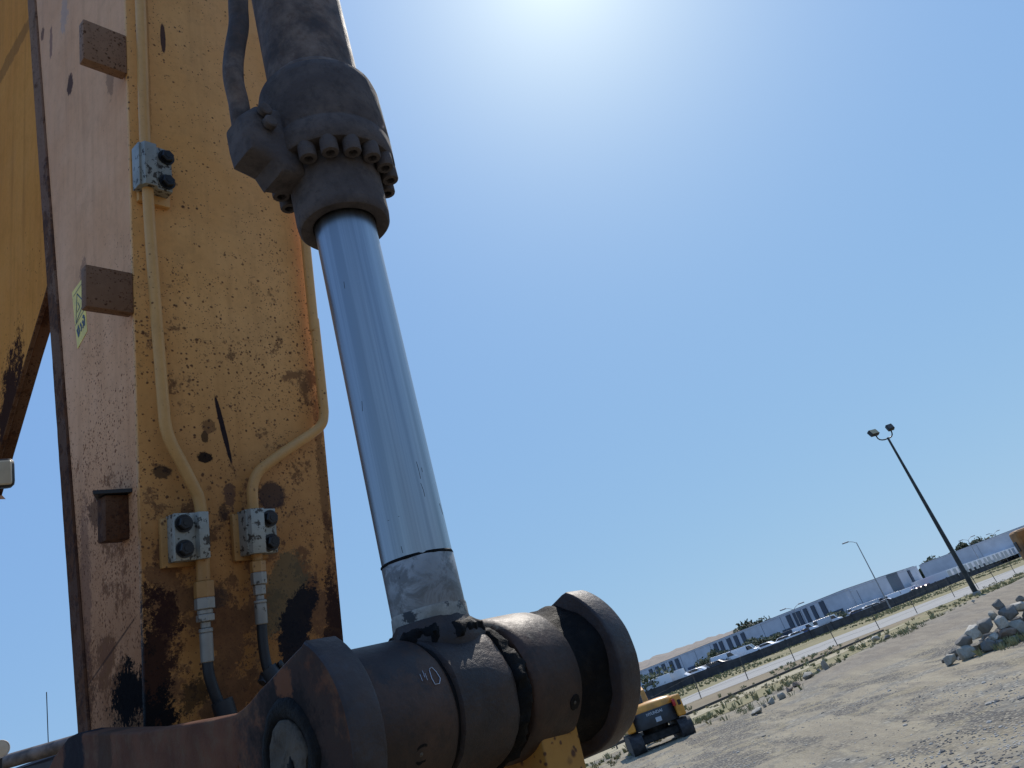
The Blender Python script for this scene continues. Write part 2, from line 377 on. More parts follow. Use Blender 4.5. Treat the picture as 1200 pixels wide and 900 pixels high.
# ================================================================ GROUND
CREST = []
for (px, py, h) in ((790, 858, .02), (815, 850, .04), (880, 826, .14), (950, 795, .3), (1050, 745, .6), (1150, 700, .8), (1199, 677, .9), (1290, 640, .95)):
    p = gr(px, py, h); CREST.append((p.x, p.y, h))
def seg_d(x, y):
    best = (1e9, 0, 1)
    for (ax, ay, ah), (bx, by, bh) in zip(CREST, CREST[1:]):
        dx, dy = bx - ax, by - ay; t = max(0, min(1, ((x - ax) * dx + (y - ay) * dy) / (dx * dx + dy * dy)))
        qx, qy = ax + dx * t, ay + dy * t; d = math.hypot(x - qx, y - qy)
        if d < best[0]: best = (d, ah + (bh - ah) * t, (dx * (y - qy) - dy * (x - qx)))
    return best
def gz(x, y):
    if y < -20 or y > 110 or x < -60 or x > 90: return 0.0
    d, h, side = seg_d(x, y)
    w = 2.2 if side > 0 else 5.5
    z = h * math.exp(-(d / w) ** 2)
    v = x * N.x + y * N.y
    fade = max(0.0, min(1.0, (27 - v) / 4)) * max(0, min(1, (60 - abs(x)) / 10))
    z += fade * (.09 * noise.noise(Vector((x * .16, y * .16, 0))) + .03 * noise.noise(Vector((x * .7, y * .7, 3))) + .010 * noise.noise(Vector((x * 2.2, y * 2.2, 5))))
    return z
def coords(lo, hi, step, far):
    c = []; x = lo
    while x <= hi: c.append(x); x += step
    s = step; a = lo; b = hi; L = []; H = []
    while b < far: s *= 1.16; b += s; H.append(b)
    s = step
    while a > -far: s *= 1.16; a -= s; L.append(a)
    return L[::-1] + c + H
gx = coords(-8, 34, .3, 4200); gy = coords(4, 62, .3, 4200)
verts = [(x, y, gz(x, y)) for y in gy for x in gx]; nx = len(gx)
faces = [(j * nx + i, j * nx + i + 1, (j + 1) * nx + i + 1, (j + 1) * nx + i) for j in range(len(gy) - 1) for i in range(nx - 1)]
me = bpy.data.meshes.new('gravel_ground'); me.from_pydata(verts, [], faces)
for p in me.polygons: p.use_smooth = True
m = Mat('gravel_and_dust', .9)
dv = m.mapv((1.6, .12, 1), rot=(0, 0, R(38)))
strk = m.noise(1.1, 6, .6, dv); big = m.noise(.12, 5, .6); peb = m.vor(16); peb2 = m.vor(5.5); fn = m.mth('ADD', m.mth('MULTIPLY', m.noise(9, 6, .7), .5), m.mth('MULTIPLY', m.noise(38, 6, .75), .5))
col = m.mix(m.ramp(big, .35, .65), (.185, .152, .098), (.25, .205, .13))
col = m.mix(m.mth('MULTIPLY', m.ramp(strk, .42, .62), .6), col, (.32, .27, .17))
col = m.mix(m.mth('MULTIPLY', m.ramp(strk, .46, .30), .3), col, (.155, .135, .09))
col = m.mix(m.mth('MULTIPLY', m.ramp(fn, .46, .62), .6), col, (.12, .11, .085))
pm = m.mth('MULTIPLY', m.ramp(m.noise(.35, 4, .6), .50, .60), .9)
pc = m.mix(m.ramp(peb2, .05, .5), (.36, .33, .26), (.12, .112, .09))
col = m.mix(pm, col, pc)
col = m.mix(m.mth('MULTIPLY', m.ramp(m.vor(24, out='Color'), .6, .9), .35), col, (.38, .34, .25))
zz = m.sep()[2]
col = m.mix(m.mth('MULTIPLY', m.ramp(zz, .10, .32), .75), col, m.mix(m.ramp(m.noise(2.2, 7, .75, m.mapv((1, .3, 1), rot=(0, 0, R(10)))), .4, .62), (.135, .108, .078), (.215, .178, .125)))
pn2 = m.noise(.55, 5, .65, m.mapv((.7, .22, 1), rot=(0, 0, R(42)))); pk = m.ramp(pn2, .47, .56)
vc = m.sep(m.vor(13, out='Color'))[0]; vd = m.vor(13)
pcol = m.mix(m.ramp(vc, .25, .8), (.13, .115, .09), (.40, .35, .25)); pcol = m.mix(m.ramp(vd, .30, .55), pcol, (.05, .045, .04))
yel = m.ramp(m.noise(.8, 4, .6), .5, .6); pcol = m.mix(m.mth('MULTIPLY', yel, .45), pcol, (.38, .31, .17))
low = m.ramp(zz, .22, .08); pk = m.mth('MULTIPLY', pk, low)
col = m.mix(m.mth('MULTIPLY', pk, .8), col, pcol)
m.col(col); m.nrm(m.bump(m.mth('MULTIPLY', m.mth('SUBTRACT', 1.0, vd), pk), 1.0, .05, m.bump(m.mth('ADD', fn, m.mth('MULTIPLY', peb, .6)), .7, .025))); M['gravel'] = m.m
go = link_obj('gravel_ground', me, M['gravel']); structure(go)

def sheet(name, pts, z, m):
    bm = bmesh.new(); bm.faces.new([bm.verts.new((p.x, p.y, z)) for p in pts]); 
    o = obj(name, bm, m, smooth=0); return structure(o)
def gmat(name, a, b, c, sc=.25, st=(1, 1, 1)):
    m = Mat(name, .95); q = m.mapv(st, rot=(0, 0, R(45)))
    f = m.noise(sc, 6, .65, q); g = m.noise(sc * 8, 5, .7, q)
    m.col(m.mix(m.mth('MULTIPLY', m.ramp(g, .45, .65), .6), m.mix(m.ramp(f, .38, .62), a, b), c)); m.nrm(m.bump(g, .5, .08)); return m.m
M['verge'] = gmat('dry_verge_grass', (.19, .165, .07), (.25, .20, .095), (.12, .12, .05), .12)
M['dirt'] = gmat('brown_dirt', (.19, .14, .08), (.23, .175, .10), (.12, .11, .055), .2)
M['sand'] = gmat('pale_sandy_shoulder', (.33, .28, .17), (.40, .34, .22), (.20, .18, .10), .3)
M['road'] = gmat('pale_asphalt_road', (.30, .29, .26), (.35, .335, .30), (.25, .24, .22), .3, (.2, 1, 1))
M['yard'] = gmat('yard_asphalt', (.12, .12, .12), (.16, .16, .155), (.10, .10, .10), .2)
WB = [(20, 100), (101.7, 95.8), (126, 90), (200, 94), (336, 110), (700, 150)]
RB = [(-120, 44), (0, 42), (31, 42.5), (53, 45.0), (66, 42.4), (78, 37.5), (95, 32.6), (150, 24), (300, 5)]
RTp = [(-120, 53), (0, 51), (44, 52), (77, 60), (93, 59), (117, 54.3), (137, 48), (220, 38), (420, 22)]
sheet('verge_grass', [uv(-200, 24)] + [uv(*p) for p in ((-120, 24), (20, 26.8), (32, 25.6), (50, 27), (70, 29), (300, 0), (700, -40))] + [uv(*p) for p in WB[::-1]] + [uv(-200, 100)], .010, M['verge'])
sheet('dirt_strip', [uv(-200, 34), uv(60, 34), uv(76, 35.5)] + [uv(*p) for p in RB[::-1][3:]] + [uv(-200, 44)], .018, M['dirt'])
sheet('sandy_shoulder', [uv(-200, 30), uv(20, 30), uv(50, 30.5), uv(70, 33), uv(60, 33.5), uv(-200, 33.6)], .020, M['sand'])
sheet('road', [uv(*p) for p in RB] + [uv(*p) for p in RTp[::-1]], .026, M['road'])
sheet('yard_pavement', [uv(*p) for p in WB] + [uv(700, 900), uv(20, 700), uv(-200, 300), uv(-200, 103)], .75, M['yard'])
bm = bmesh.new()
prev = None
KP = [(-120, 33.8), (20, 33.8), (40, 33.9), (60, 34.3), (66, 34.8)]
for (a, b) in zip(KP, KP[1:]):
    p, q = uv(*a), uv(*b); d = (q - p).normalized(); n_ = Vector((-d.y, d.x, 0)) * .12
    vs = [bm.verts.new(t + Vector((0, 0, z))) for t in (p - n_, q - n_, q + n_, p + n_) for z in (0.0, .15)]
    for idx in ((0, 2, 3, 1), (2, 4, 5, 3), (4, 6, 7, 5), (6, 0, 1, 7), (1, 3, 5, 7)): bm.faces.new([vs[i] for i in idx])
k = obj('kerb', bm, flat('dark_kerb', (.07, .06, .05), .8), smooth=0); structure(k)

# far hills behind the warehouses
def ridge(name, pts, depth, m):
    bm = bmesh.new(); rows = []
    n = 120
    for i in range(n + 1):
        t = i / n * (len(pts) - 1); k = min(int(t), len(pts) - 2); f = t - k
        a, b = pts[k], pts[k + 1]; x = a[0] + (b[0] - a[0]) * f; y = a[1] + (b[1] - a[1]) * f; h = a[2] + (b[2] - a[2]) * f
        h *= 1 + .10 * noise.fractal(Vector((i * .23, 0, 0)), 1, 2, 4)
        d = Vector((x, y, 0)).normalized()
        row = []
        for j, (dd, hh) in enumerate(((-.9, 0), (-.5, .45), (-.2, .85), (0, 1), (.4, .7), (1, 0))):
            row.append(bm.verts.new((x + d.x * depth * dd, y + d.y * depth * dd, h * hh * (1 + .08 * noise.noise(Vector((i * .5, j, 2)))) - .5)))
        rows.append(row)
    for a, b in zip(rows, rows[1:]):
        for j in range(5): bm.faces.new((a[j], a[j + 1], b[j + 1], b[j]))
    return structure(obj(name, bm, m, smooth=60))
def hp(px, py, dist):
    v = ray(px, py); k = dist / math.hypot(v.x, v.y); return (v.x * k, v.y * k, max(1, EYE + v.z * k))
M['hill'] = gmat('dry_hillside', (.20, .165, .14), (.26, .215, .17), (.13, .12, .10), .01)
ridge('hills', [hp(300, 935, 900), hp(560, 842, 900), hp(700, 796, 900), hp(750, 775, 900), hp(800, 757, 900), hp(850, 741, 900), hp(882, 728, 900), hp(900, 729, 900), hp(930, 724, 900), hp(1000, 700, 900), hp(1200, 632, 900), hp(1700, 470, 900)], 260, M['hill'])

# ================================================================ MACHINE: STICK
stick = empty('excavator_stick', MF, 'worn yellow steel excavator stick upright at the left, two thin pipes on its face', 'excavator stick')
ZT = 3.2
bk = lambda z: .935 + .19 * z
def plate(name, x0, x1, pts, m, bev=.002, ax=0):
    bm = bmesh.new(); prism(bm, pts, ax, x0, x1, bev, 2); return obj(name, bm, m, stick)
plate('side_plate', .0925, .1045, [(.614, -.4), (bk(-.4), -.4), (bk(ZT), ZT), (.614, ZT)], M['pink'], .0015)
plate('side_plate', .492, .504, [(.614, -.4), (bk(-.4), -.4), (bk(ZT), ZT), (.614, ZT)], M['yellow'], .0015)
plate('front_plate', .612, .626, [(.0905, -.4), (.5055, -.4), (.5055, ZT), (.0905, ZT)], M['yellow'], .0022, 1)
# back flange, a little proud of the side plate, edge wavy with rust
bm = bmesh.new(); outl = []; inn = []
for i in range(181):
    z = -.4 + (ZT + .4) * i / 180; w = .0018 * noise.fractal(Vector((0, 0, z * 22)), 1, 2, 4)
    outl.append((bk(z) + .004 + w, z)); inn.append((bk(z) - .058 + w * .5, z))
prism(bm, inn + outl[::-1], 0, .0875, .51, .003, 1); obj('back_flange', bm, M['rustflange'], stick)
# weld bead along the corner
bm = bmesh.new(); tube(bm, [(.0925 + .0008 * noise.noise(Vector((0, 0, z * 60))), .616, z) for z in [(-.4 + i * .015) for i in range(240)]], .0022, 8); obj('weld_bead', bm, M['yellow'], stick)
# lugs on the side plate
for (z0, z1) in ((1.343, 1.443), (.780, .868)):
    bm = bmesh.new(); box(bm, .002, .0905, .6135, .640, z0, z1, .0035, 2)
    for v in bm.verts: v.co += Vector((1, 1, 1)) * .0012 * noise.noise(v.co * 30)
    obj('lug', bm, M['lug'], stick)
bm = bmesh.new(); pa = mpick(124, 600, 0, .055)
box(bm, .050, .0925, pa.y - .012, pa.y + .03, pa.z - .055, pa.z + .03, .003, 2)
lg = obj('lug', bm, M['rustflange'], stick); lg['label'] = 'small rusty broken lug near the lower end'
bm = bmesh.new(); prism(bm, [(.028, pa.y - .014), (.0925, pa.y - .03), (.0925, pa.y + .09), (.06, pa.y + .06)], 2, pa.z + .031, pa.z + .039, .001, 1)
obj('lug_cap', bm, M['black'], lg)

# warning sticker on the side plate
sp_ = [mpick(px, py, 0, .0922) for px, py in ((84.5, 343), (97.5, 325), (102.5, 388), (91, 409))]
def stq(u, v): # u: left-right, v: bottom-top, both 0..1
    a = sp_[0].lerp(sp_[1], u); b = sp_[3].lerp(sp_[2], u); return b.lerp(a, v)
bm = bmesh.new(); prism(bm, [(p.y, p.z) for p in sp_], 0, .0916, .0924)
stk = obj('warning_sticker', bm, M['sticker'], stick, 0)
def ink(bm, pts, w, x=.0912):
    pts = [stq(*p) for p in pts]
    for a, b in zip(pts, pts[1:]):
        d = Vector((0, b.y - a.y, b.z - a.z)); 
        if d.length < 1e-6: continue
        n_ = Vector((0, -d.z, d.y)).normalized() * w
        q = [Vector((x, p.y, p.z)) for p in (a - n_, b - n_, b + n_, a + n_)]
        bm.faces.new([bm.verts.new(p) for p in q])
bm = bmesh.new()
ink(bm, [(.1, .42), (.93, .56), (.42, .86), (.1, .42)], .0016)
ink(bm, [(.30, .56), (.55, .58), (.42, .70)], .0012)
ink(bm, [(.1, .90), (.9, .92)], .0008); ink(bm, [(.02, .40), (.98, .42)], .0008)
for k in range(3): ink(bm, [(.25 + k * .2, .33 - k * .02), (.35 + k * .2, .22), (.3 + k * .18, .16)], .0035)
ink(bm, [(.72, .36), (.86, .30), (.8, .16)], .004); ink(bm, [(.15, .30), (.25, .14)], .004)
obj('sticker_print', bm, M['ink'], stk, 0)

# pipes, clamps, couplings, hoses
def catm(pts, n=8):
    P = [Vector(p) for p in pts]; out = []
    for i in range(len(P) - 1):
        a, b, c, d = P[max(i - 1, 0)], P[i], P[i + 1], P[min(i + 2, len(P) - 1)]
        for k in range(n):
            t = k / n; out.append(.5 * ((2 * b) + (c - a) * t + (2 * a - 5 * b + 4 * c - d) * t * t + (3 * b - a - 3 * c + d) * t ** 3))
    return out + [P[-1]]
yq = .584
LP = [(.108, yq, 3.2), (.111, yq, 1.527), (.1105, yq, 1.216), (.114, yq, .994), (.120, yq, .804), (.1265, yq, .634), (.129, yq, .575), (.131, yq, .545), (.140, yq, .51), (.166, yq, .455), (.183, yq, .418), (.190, yq, .398), (.193, yq, .36), (.192, yq, .28)]
RP = [(.476, yq, 3.2), (.484, yq, 1.016), (.488, yq, .807), (.4905, yq, .625), (.489, yq, .585), (.480, yq, .562), (.455, yq, .542), (.406, yq, .512), (.345, yq, .473), (.318, yq, .452), (.304, yq, .425), (.301, yq, .39), (.302, yq, .28)]
bm = bmesh.new(); tube(bm, catm(LP), .0112, 20); obj('hydraulic_pipe', bm, M['yellow_pipe'], stick, 60)
bm = bmesh.new(); tube(bm, catm(RP), .0112, 20); obj('hydraulic_pipe', bm, M['yellow_pipe'], stick, 60)
hexme = None
def bolt(parent, x, y, z, r=.0135, h=.010, name='bolt'):
    bm = bmesh.new()
    lathe(bm, [(r * 1.25, 0), (r * 1.25, .003)], T(x, y, z) @ AYN, 24)
    lathe(bm, [(r, .003), (r, .003 + h * .8), (r * .86, .003 + h)], T(x, y, z) @ AYN, 6, phase=.3)
    lathe(bm, [(r * .5, .002 + h), (r * .45, .004 + h)], T(x, y, z) @ AYN, 16)
    return obj(name, bm, M['black'], parent, 30)
def clamp(x0, x1, z0, z1, px_, bx, ridge=(.016, .012), pad=True):
    bm = bmesh.new()
    h = .568
    rl, rr = px_ - ridge[0], px_ + ridge[1]
    prof = [(x0, .604), (x0, h + .006), (x0 + .001, h + .003)]
    if rl > x0 + .006: prof += [(rl - .004, h + .003), (rl, h - .007)]
    else: prof = [(x0, .604), (x0, h - .007)]
    if rr < x1 - .006: prof += [(rr, h - .007), (rr + .004, h + .003), (x1 - .001, h + .003), (x1, h + .006), (x1, .604)]
    else: prof += [(x1, h - .007), (x1, .604)]
    prism(bm, prof, 2, z0, z1, .0016, 2)
    for v in bm.verts: v.co += Vector((1, 1, 1)) * .0008 * noise.noise(v.co * 70)
    c = obj('pipe_clamp', bm, M['zinc'], stick, 30)
    bolt(c, bx, h + .003, z1 - .020); bolt(c, bx, h + .003, z0 + .021)
    if pad:
        bm = bmesh.new(); box(bm, x0 - .012, x1 - .006, .600, .6118, z0 - .008, z1 - .004, .002, 2)
        obj('clamp_pad', bm, M['yellow_pipe'], c, 30)
clamp(.134, .196, .283, .371, .189, .152, (.012, .012))
clamp(.276, .343, .285, .374, .299, .329)
clamp(.091, .160, 1.050, 1.150, .112, .148, (.012, .012), False)
bm = bmesh.new(); box(bm, .10, .166, .600, .6118, 1.030, 1.13, .002, 2); obj('clamp_pad', bm, M['yellow_pipe'], stick, 30)
def fitting(x, steps, name='pipe_coupling'):
    root = None
    for (z1, z0, r, n, mm) in steps:
        bm = bmesh.new(); b = .0015
        lathe(bm, [(r - b, z0), (r, z0 + b), (r, z1 - b), (r - b, z1)], T(x, yq, 0), n, phase=.4)
        root_ = obj(name if root is None else ('hex_nut' if n == 6 else 'sleeve'), bm, M[mm], root or stick, 30)
        if root is None: root = root_
fitting(.191, [(.286, .243, .0125, 20, 'yellow_pipe'), (.243, .213, .0185, 6, 'orangebody' if 0 else 'yellow_pipe'), (.213, .192, .0185, 6, 'silver'), (.192, .183, .014, 20, 'silver'), (.183, .170, .0165, 6, 'silver'), (.170, .158, .009, 16, 'silver'), (.158, .150, .0125, 20, 'silver'), (.150, .098, .0118, 20, 'silver')])
fitting(.303, [(.290, .272, .010, 20, 'yellow_pipe'), (.272, .250, .0155, 6, 'yellow_pipe'), (.250, .226, .0155, 6, 'silver'), (.226, .206, .012, 6, 'silver'), (.206, .196, .008, 16, 'silver'), (.196, .190, .0125, 20, 'silver'), (.190, .150, .0118, 20, 'silver')])
bm = bmesh.new(); tube(bm, catm([(.191, yq, .10), (.192, .582, .075), (.199, .58, .045), (.210, .578, .01), (.218, .575, -.03), (.222, .57, -.25)]), .0098, 16); hs = obj('hydraulic_hose', bm, M['rubber'], stick, 60)
bm = bmesh.new(); tube(bm, [(.210, .575, .028), (.216, .573, .0), (.219, .572, -.03), (.221, .57, -.09)], .019, 14)
for v in bm.verts: v.co += Vector((1, 1, 1)) * .004 * noise.noise(v.co * 50)
obj('hose_sleeve', bm, M['rubber'], hs, 50)
bm = bmesh.new(); tube(bm, catm([(.303, yq, .152), (.302, .582, .11), (.305, .578, .07), (.311, .57, .045), (.32, .56, 0), (.33, .53, -.2)]), .0098, 16); hs = obj('hydraulic_hose', bm, M['rubber'], stick, 60)
bm = bmesh.new(); tube(bm, [(.304, .575, .066), (.310, .568, .05), (.318, .56, .028)], .017, 14)
for v in bm.verts: v.co += Vector((1, 1, 1)) * .007 * noise.noise(v.co * 70)
blob(bm, (.296, .575, .048), (.012, .01, .010), 2, .5, 3, 4); blob(bm, (.326, .565, .07), (.006, .006, .008), 2, .5, 3, 2)
obj('hose_sleeve', bm, M['rubber'], hs, 50)

# ================================================================ MACHINE: PIN JOINT
link_ = empty('rocker_link', MF, 'rusty brown link plate with a round scuffed pin end, nearest the viewer', 'link plate')
pts = [(1.1, -.30), (.95, -.12), (.80, -.02), (.73, .012), (.69, .019), (.42, .0195), (.27, .029), (.19, .034), (.126, .040), (.105, .046), (.087, .053), (.06, .066), (.035, .077), (.010, .0885), (-.02, .102), (-.04, .110)]
for i in range(41):
    a = R(112) - R(252) * i / 40
    pts.append((-.0 - .124 * math.cos(PI - a) * 1.0 if False else .124 * math.cos(PI - a) * 1.0, .124 * math.sin(a)))
pts = pts[:16] + [(-.124 * math.cos(R(68) - R(1) * 0 + 0) if False else .124 * math.cos(t), .124 * math.sin(t)) for t in [R(112) + R(238) * i / 44 for i in range(45)]]
pts += [(.25, -.13), (.6, -.22), (.9, -.42)]
bm = bmesh.new(); prism(bm, pts, 0, .004, .050, .0045, 3)
for v in bm.verts: v.co += Vector((.0, .0012, .0012)) * noise.fractal(v.co * 28, 1, 2, 3)
bm.normal_update()
for f in bm.faces:
    c = f.calc_center_median()
    if abs(f.normal.x) < .8 and c.y < .03: f.material_index = 1
obj('link_plate', bm, [M['link'], M['disc']], link_, 40)
bm = bmesh.new(); lathe(bm, [(.062, .0035), (.059, .001), (.053, -.0005), (.045, .0), (.040, .004)], T(0, 0, -.008) @ AX, 96, .006, 26, False); obj('grease_ring', bm, M['grease'], link_, 60)
bm = bmesh.new(); lathe(bm, [(.0002, .0), (.012, -.0005), (.025, -.001), (.036, -.0015), (.0395, .001), (.0395, .03)], T(0, 0, -.008) @ AX, 96, .003, 40, False)
for v in bm.verts: v.co.x += .0015 * noise.fractal(v.co * 60, 1, 2, 3)
pn = obj('pin', bm, M['pin'], link_, 60)
bm = bmesh.new(); blob(bm, (-.001, -.010, -.036), (.0025, .0085, .028), 3, .3, 2, 3); obj('pin_slot', bm, M['grease'], pn, 60)

link2 = empty('rocker_link', MF, 'dark round end of the far rocker link, at the right end of the pin joint', 'link plate')
pts2 = [(.60, -.10), (.30, -.07), (.17, -.03), (.120, .030), (.105, .046), (.087, .056), (.06, .070), (.035, .082), (.010, .0935), (-.015, .105), (-.035, .116)]
pts2 += [(.1275 * math.cos(t), .1275 * math.sin(t)) for t in [R(110) + R(238) * i / 60 for i in range(61)]] + [(.25, -.16), (.60, -.22)]
bm = bmesh.new(); prism(bm, pts2, 0, .478, .5265, .0042, 3)
for v in bm.verts: v.co += Vector((.0, .0014, .0014)) * noise.fractal(v.co * 26, 1, 2, 3)
obj('link_plate', bm, M['disc'], link2, 40)
bm = bmesh.new(); lathe(bm, [(.03, .528), (.055, .529), (.052, .545), (.03, .546)], AX, 48, .001, 30); obj('pin', bm, M['pin'], link2, 40)
hl = empty('bucket_link', MF, 'brown oily bucket link with two thick bosses around the cylinder rod eye', 'link')
bm = bmesh.new(); lathe(bm, [(.06, .0585), (.088, .0585), (.0935, .062), (.0945, .075), (.0945, .168), (.0925, .178), (.088, .184), (.06, .185)], AX, 96, .0018, 14); b1 = obj('boss', bm, M['boss'], hl, 40)
bm = bmesh.new(); lathe(bm, [(.06, .318), (.094, .319), (.0985, .323), (.1005, .333), (.1010, .400), (.0995, .416), (.092, .420), (.06, .42)], AX, 96, .0018, 14); b2 = obj('boss', bm, M['boss'], hl, 40)
for (c, r) in (((.362), 0), ((.128), 0)):
    # grease hole low on the boss
    pass
def hole(px, py, rad, par, rb):
    # dark drilled hole facing the viewer on a boss of radius rb
    o = MFI @ CAM; d = (MFI.to_3x3() @ ray(px, py)).normalized()
    a = d.y ** 2 + d.z ** 2; b = 2 * (o.y * d.y + o.z * d.z); c = o.y ** 2 + o.z ** 2 - rb * rb
    t = (-b - math.sqrt(b * b - 4 * a * c)) / (2 * a); p = o + d * t
    n_ = Vector((0, p.y, p.z)).normalized(); q = n_.to_track_quat('Z', 'Y').to_matrix().to_4x4(); mt = Matrix.Translation(p) @ q
    bm = bmesh.new(); lathe(bm, [(rad * 1.2, -.003), (rad * 1.1, .0004), (rad * .9, .0006), (rad * .5, .0002), (.0005, .0)], mt, 40, .0022, 90, False)
    h = obj('grease_hole', bm, M['grease'], par, 40)
    bm = bmesh.new(); lathe(bm, [(rad * .32, -.003), (rad * .25, .001), (.0004, .002)], mt @ T(-rad * .1, 0, 0), 12, 0, 60, False); obj('grease_nipple', bm, M['pin'], h, 40)
    return p, n_
hole(674, 823, .0095, b2, .101); hole(494, 884, .0105, b1, .0945)
# scratched mark on the boss
P_, N_ = None, None
def on_boss(px, py, rb):
    o = MFI @ CAM; d = (MFI.to_3x3() @ ray(px, py)).normalized()
    a = d.y ** 2 + d.z ** 2; b = 2 * (o.y * d.y + o.z * d.z); c = o.y ** 2 + o.z ** 2 - rb * rb
    t = (-b - math.sqrt(b * b - 4 * a * c)) / (2 * a); return o + d * t
bm = bmesh.new()
tube(bm, [on_boss(x, y, .0950) for x, y in ((503, 784), (506, 782), (511, 787), (516, 795), (515, 801), (510, 802), (506, 795), (503, 785))], .0005, 6)
for (x, y) in ((495, 786), (498, 789), (492, 790)): tube(bm, [on_boss(x, y, .095), on_boss(x + 3, y + 8, .095)], .0003, 5)
obj('scratched_mark', bm, M['scratch'], b1, 0)
bm = bmesh.new(); lathe(bm, [(.05, .040), (.084, .042), (.084, .062), (.05, .063)], AX, 64, .004, 22); obj('seal_ring', bm, M['grease'], hl, 40)
bm = bmesh.new(); lathe(bm, [(.05, .412), (.0935, .413), (.094, .430), (.096, .448), (.100, .460), (.105, .470), (.107, .477), (.05, .4775)], AX, 96, .007, 15); obj('seal_ring', bm, M['grease'], hl, 50)
# orange arm hanging from the right boss, and its twin
for x0, x1 in ((.345, .425), (.075, .165)):
    bm = bmesh.new(); prism(bm, [(-.070, -.058), (-.035, -.082), (.02, -.099), (.055, -.080), (.06, -.2), (.03, -.42), (-.08, -.42), (-.085, -.2)], 0, x0, x1, .006, 3)
    for v in bm.verts: v.co += Vector((1, 1, 1)) * .006 * noise.noise(v.co * 30)
    obj('link_arm', bm, M['orangebody'], hl, 40)

# ================================================================ MACHINE: BUCKET CYLINDER
CT = math.radians(-8.33)
CM = MF @ Matrix.Translation((.248, 0, 0)) @ Matrix.Rotation(CT, 4, 'X')
CMI = (Matrix.Translation((.248, 0, 0)) @ Matrix.Rotation(CT, 4, 'X')).inverted()
cyl = empty('hydraulic_cylinder', CM, 'big hydraulic cylinder with a shiny chrome rod running down to the pin joint', 'hydraulic cylinder')
def cobj(name, bm, m, par=None, s=40): return obj(name, bm, m, par or cyl, s)
# rod eye: ring round the pin axis
bm = bmesh.new(); lathe(bm, [(.055, -.060), (.090, -.060), (.094, -.057), (.0955, -.045), (.0965, 0), (.0965, .030), (.093, .040), (.088, .044), (.055, .045)], AX, 96, .0035, 16)
eye = cobj('rod_eye', bm, M['eye'])
bm = bmesh.new(); lathe(bm, [(.05, .035), (.089, .036), (.091, .05), (.089, .073), (.05, .074)], AX, 80, .006, 18); cobj('seal_ring', bm, M['grease'], eye, 50)
bm = bmesh.new(); lathe(bm, [(.05, -.066), (.089, -.065), (.090, -.06), (.05, -.059)], AX, 80, .003, 25); cobj('seal_ring', bm, M['grease'], eye, 50)
# neck between eye and rod
bm = bmesh.new(); lathe(bm, [(.060, .03), (.070, .078), (.0675, .088), (.062, .096), (.057, .103), (.0535, .112)], None, 96, .005, 22); cobj('neck', bm, M['eye'], eye, 60)
bm = bmesh.new(); lathe(bm, [(.0535, .100), (.0548, .108), (.0545, .125), (.0535, .128)], None, 72, .0018, 30); cobj('weld_band', bm, M['band'])
bm = bmesh.new(); lathe(bm, [(.0525, .122), (.0532, .125), (.0532, .197), (.0525, .1985)], None, 96, .0007, 30); slv = cobj('rod_sleeve', bm, M['sleeve'])
bm = bmesh.new(); lathe(bm, [(.0525, .1975), (.0536, .1985), (.0534, .2005), (.0525, .202)], None, 120, .0022, 55); cobj('grease_line', bm, M['grease'], slv, 60)
bm = bmesh.new(); lathe(bm, [(.052, .199), (.052, .86)], None, 128); cobj('rod', bm, M['chrome'], None, 60)
# grease clumps around the neck
bm = bmesh.new(); lathe(bm, [(.056, .074), (.067, .077), (.0695, .084), (.067, .092), (.062, .098), (.055, .103)], None, 200, .009, 46); 
lathe(bm, [(.088, .0405), (.0965, .044), (.0985, .052), (.0975, .060), (.093, .066), (.088, .070)], AX, 220, .008, 40)
for v in bm.verts: v.co += v.co.normalized() * .0025 * noise.fractal(v.co * 110, 1, 2, 4)
cobj('crusted_grease', bm, M['grease'], eye, 60)
def on_cyl(px, py, r):
    o = CMI @ (MFI @ CAM); d = ((CMI.to_3x3()) @ (MFI.to_3x3() @ ray(px, py))).normalized()
    a = d.x ** 2 + d.y ** 2; b = 2 * (o.x * d.x + o.y * d.y); c = o.x ** 2 + o.y ** 2 - r * r
    return o + d * ((-b - math.sqrt(b * b - 4 * a * c)) / (2 * a))
bm = bmesh.new(); r_ = .0520
for seg_ in (((488, 541), (491, 552), (493, 561)), ((493, 566), (496, 574), (498, 582)), ((494, 548), (495, 553)), ((443, 617), (455, 610), (468, 605)), ((424, 470), (425, 482)), ((515, 590), (519, 603)), ((470, 640), (472, 648)), ((403, 330), (404, 338))):
    tube(bm, [on_cyl(x, y, r_) for x, y in seg_], .00035, 5)
cobj('scratch', bm, M['grease'], None, 0)['kind'] = 'stuff'
# gland: lower collar, bolt ring, head, barrel
bm = bmesh.new(); lathe(bm, [(.0522, .800), (.0545, .786), (.060, .783), (.0745, .783), (.078, .787), (.0795, .80), (.0795, .90)], None, 96, .0005, 20, False); collar = cobj('gland_collar', bm, M['gland'])
bm = bmesh.new(); lathe(bm, [(.075, .893), (.108, .893), (.1105, .896), (.1110, .935), (.1095, .938), (.1095, .941), (.1110, .944), (.1095, 1.045), (.1060, 1.062), (.096, 1.070), (.084, 1.073)], None, 128, .0006, 14); head = cobj('gland_head', bm, M['gland'])
bolt_me = None
for i in range(16):
    a = R(6 + 22.5 * i); 
    if bolt_me is None:
        bm = bmesh.new()
        lathe(bm, [(.0145, .028), (.0150, .026), (.0150, .003), (.0138, .0005), (.0075, .0)], None, 24, .0003, 80, False)
        lathe(bm, [(.0080, .0), (.0078, .009), (.0002, .0095)], None, 6, 0, 1, False)
        b = cobj('cap_bolt', bm, M['gland'], head, 35); bolt_me = b.data
    else: b = link_obj('cap_bolt', bolt_me, None, head)
    b.location = (.0955 * math.cos(a), .0955 * math.sin(a), .8675)
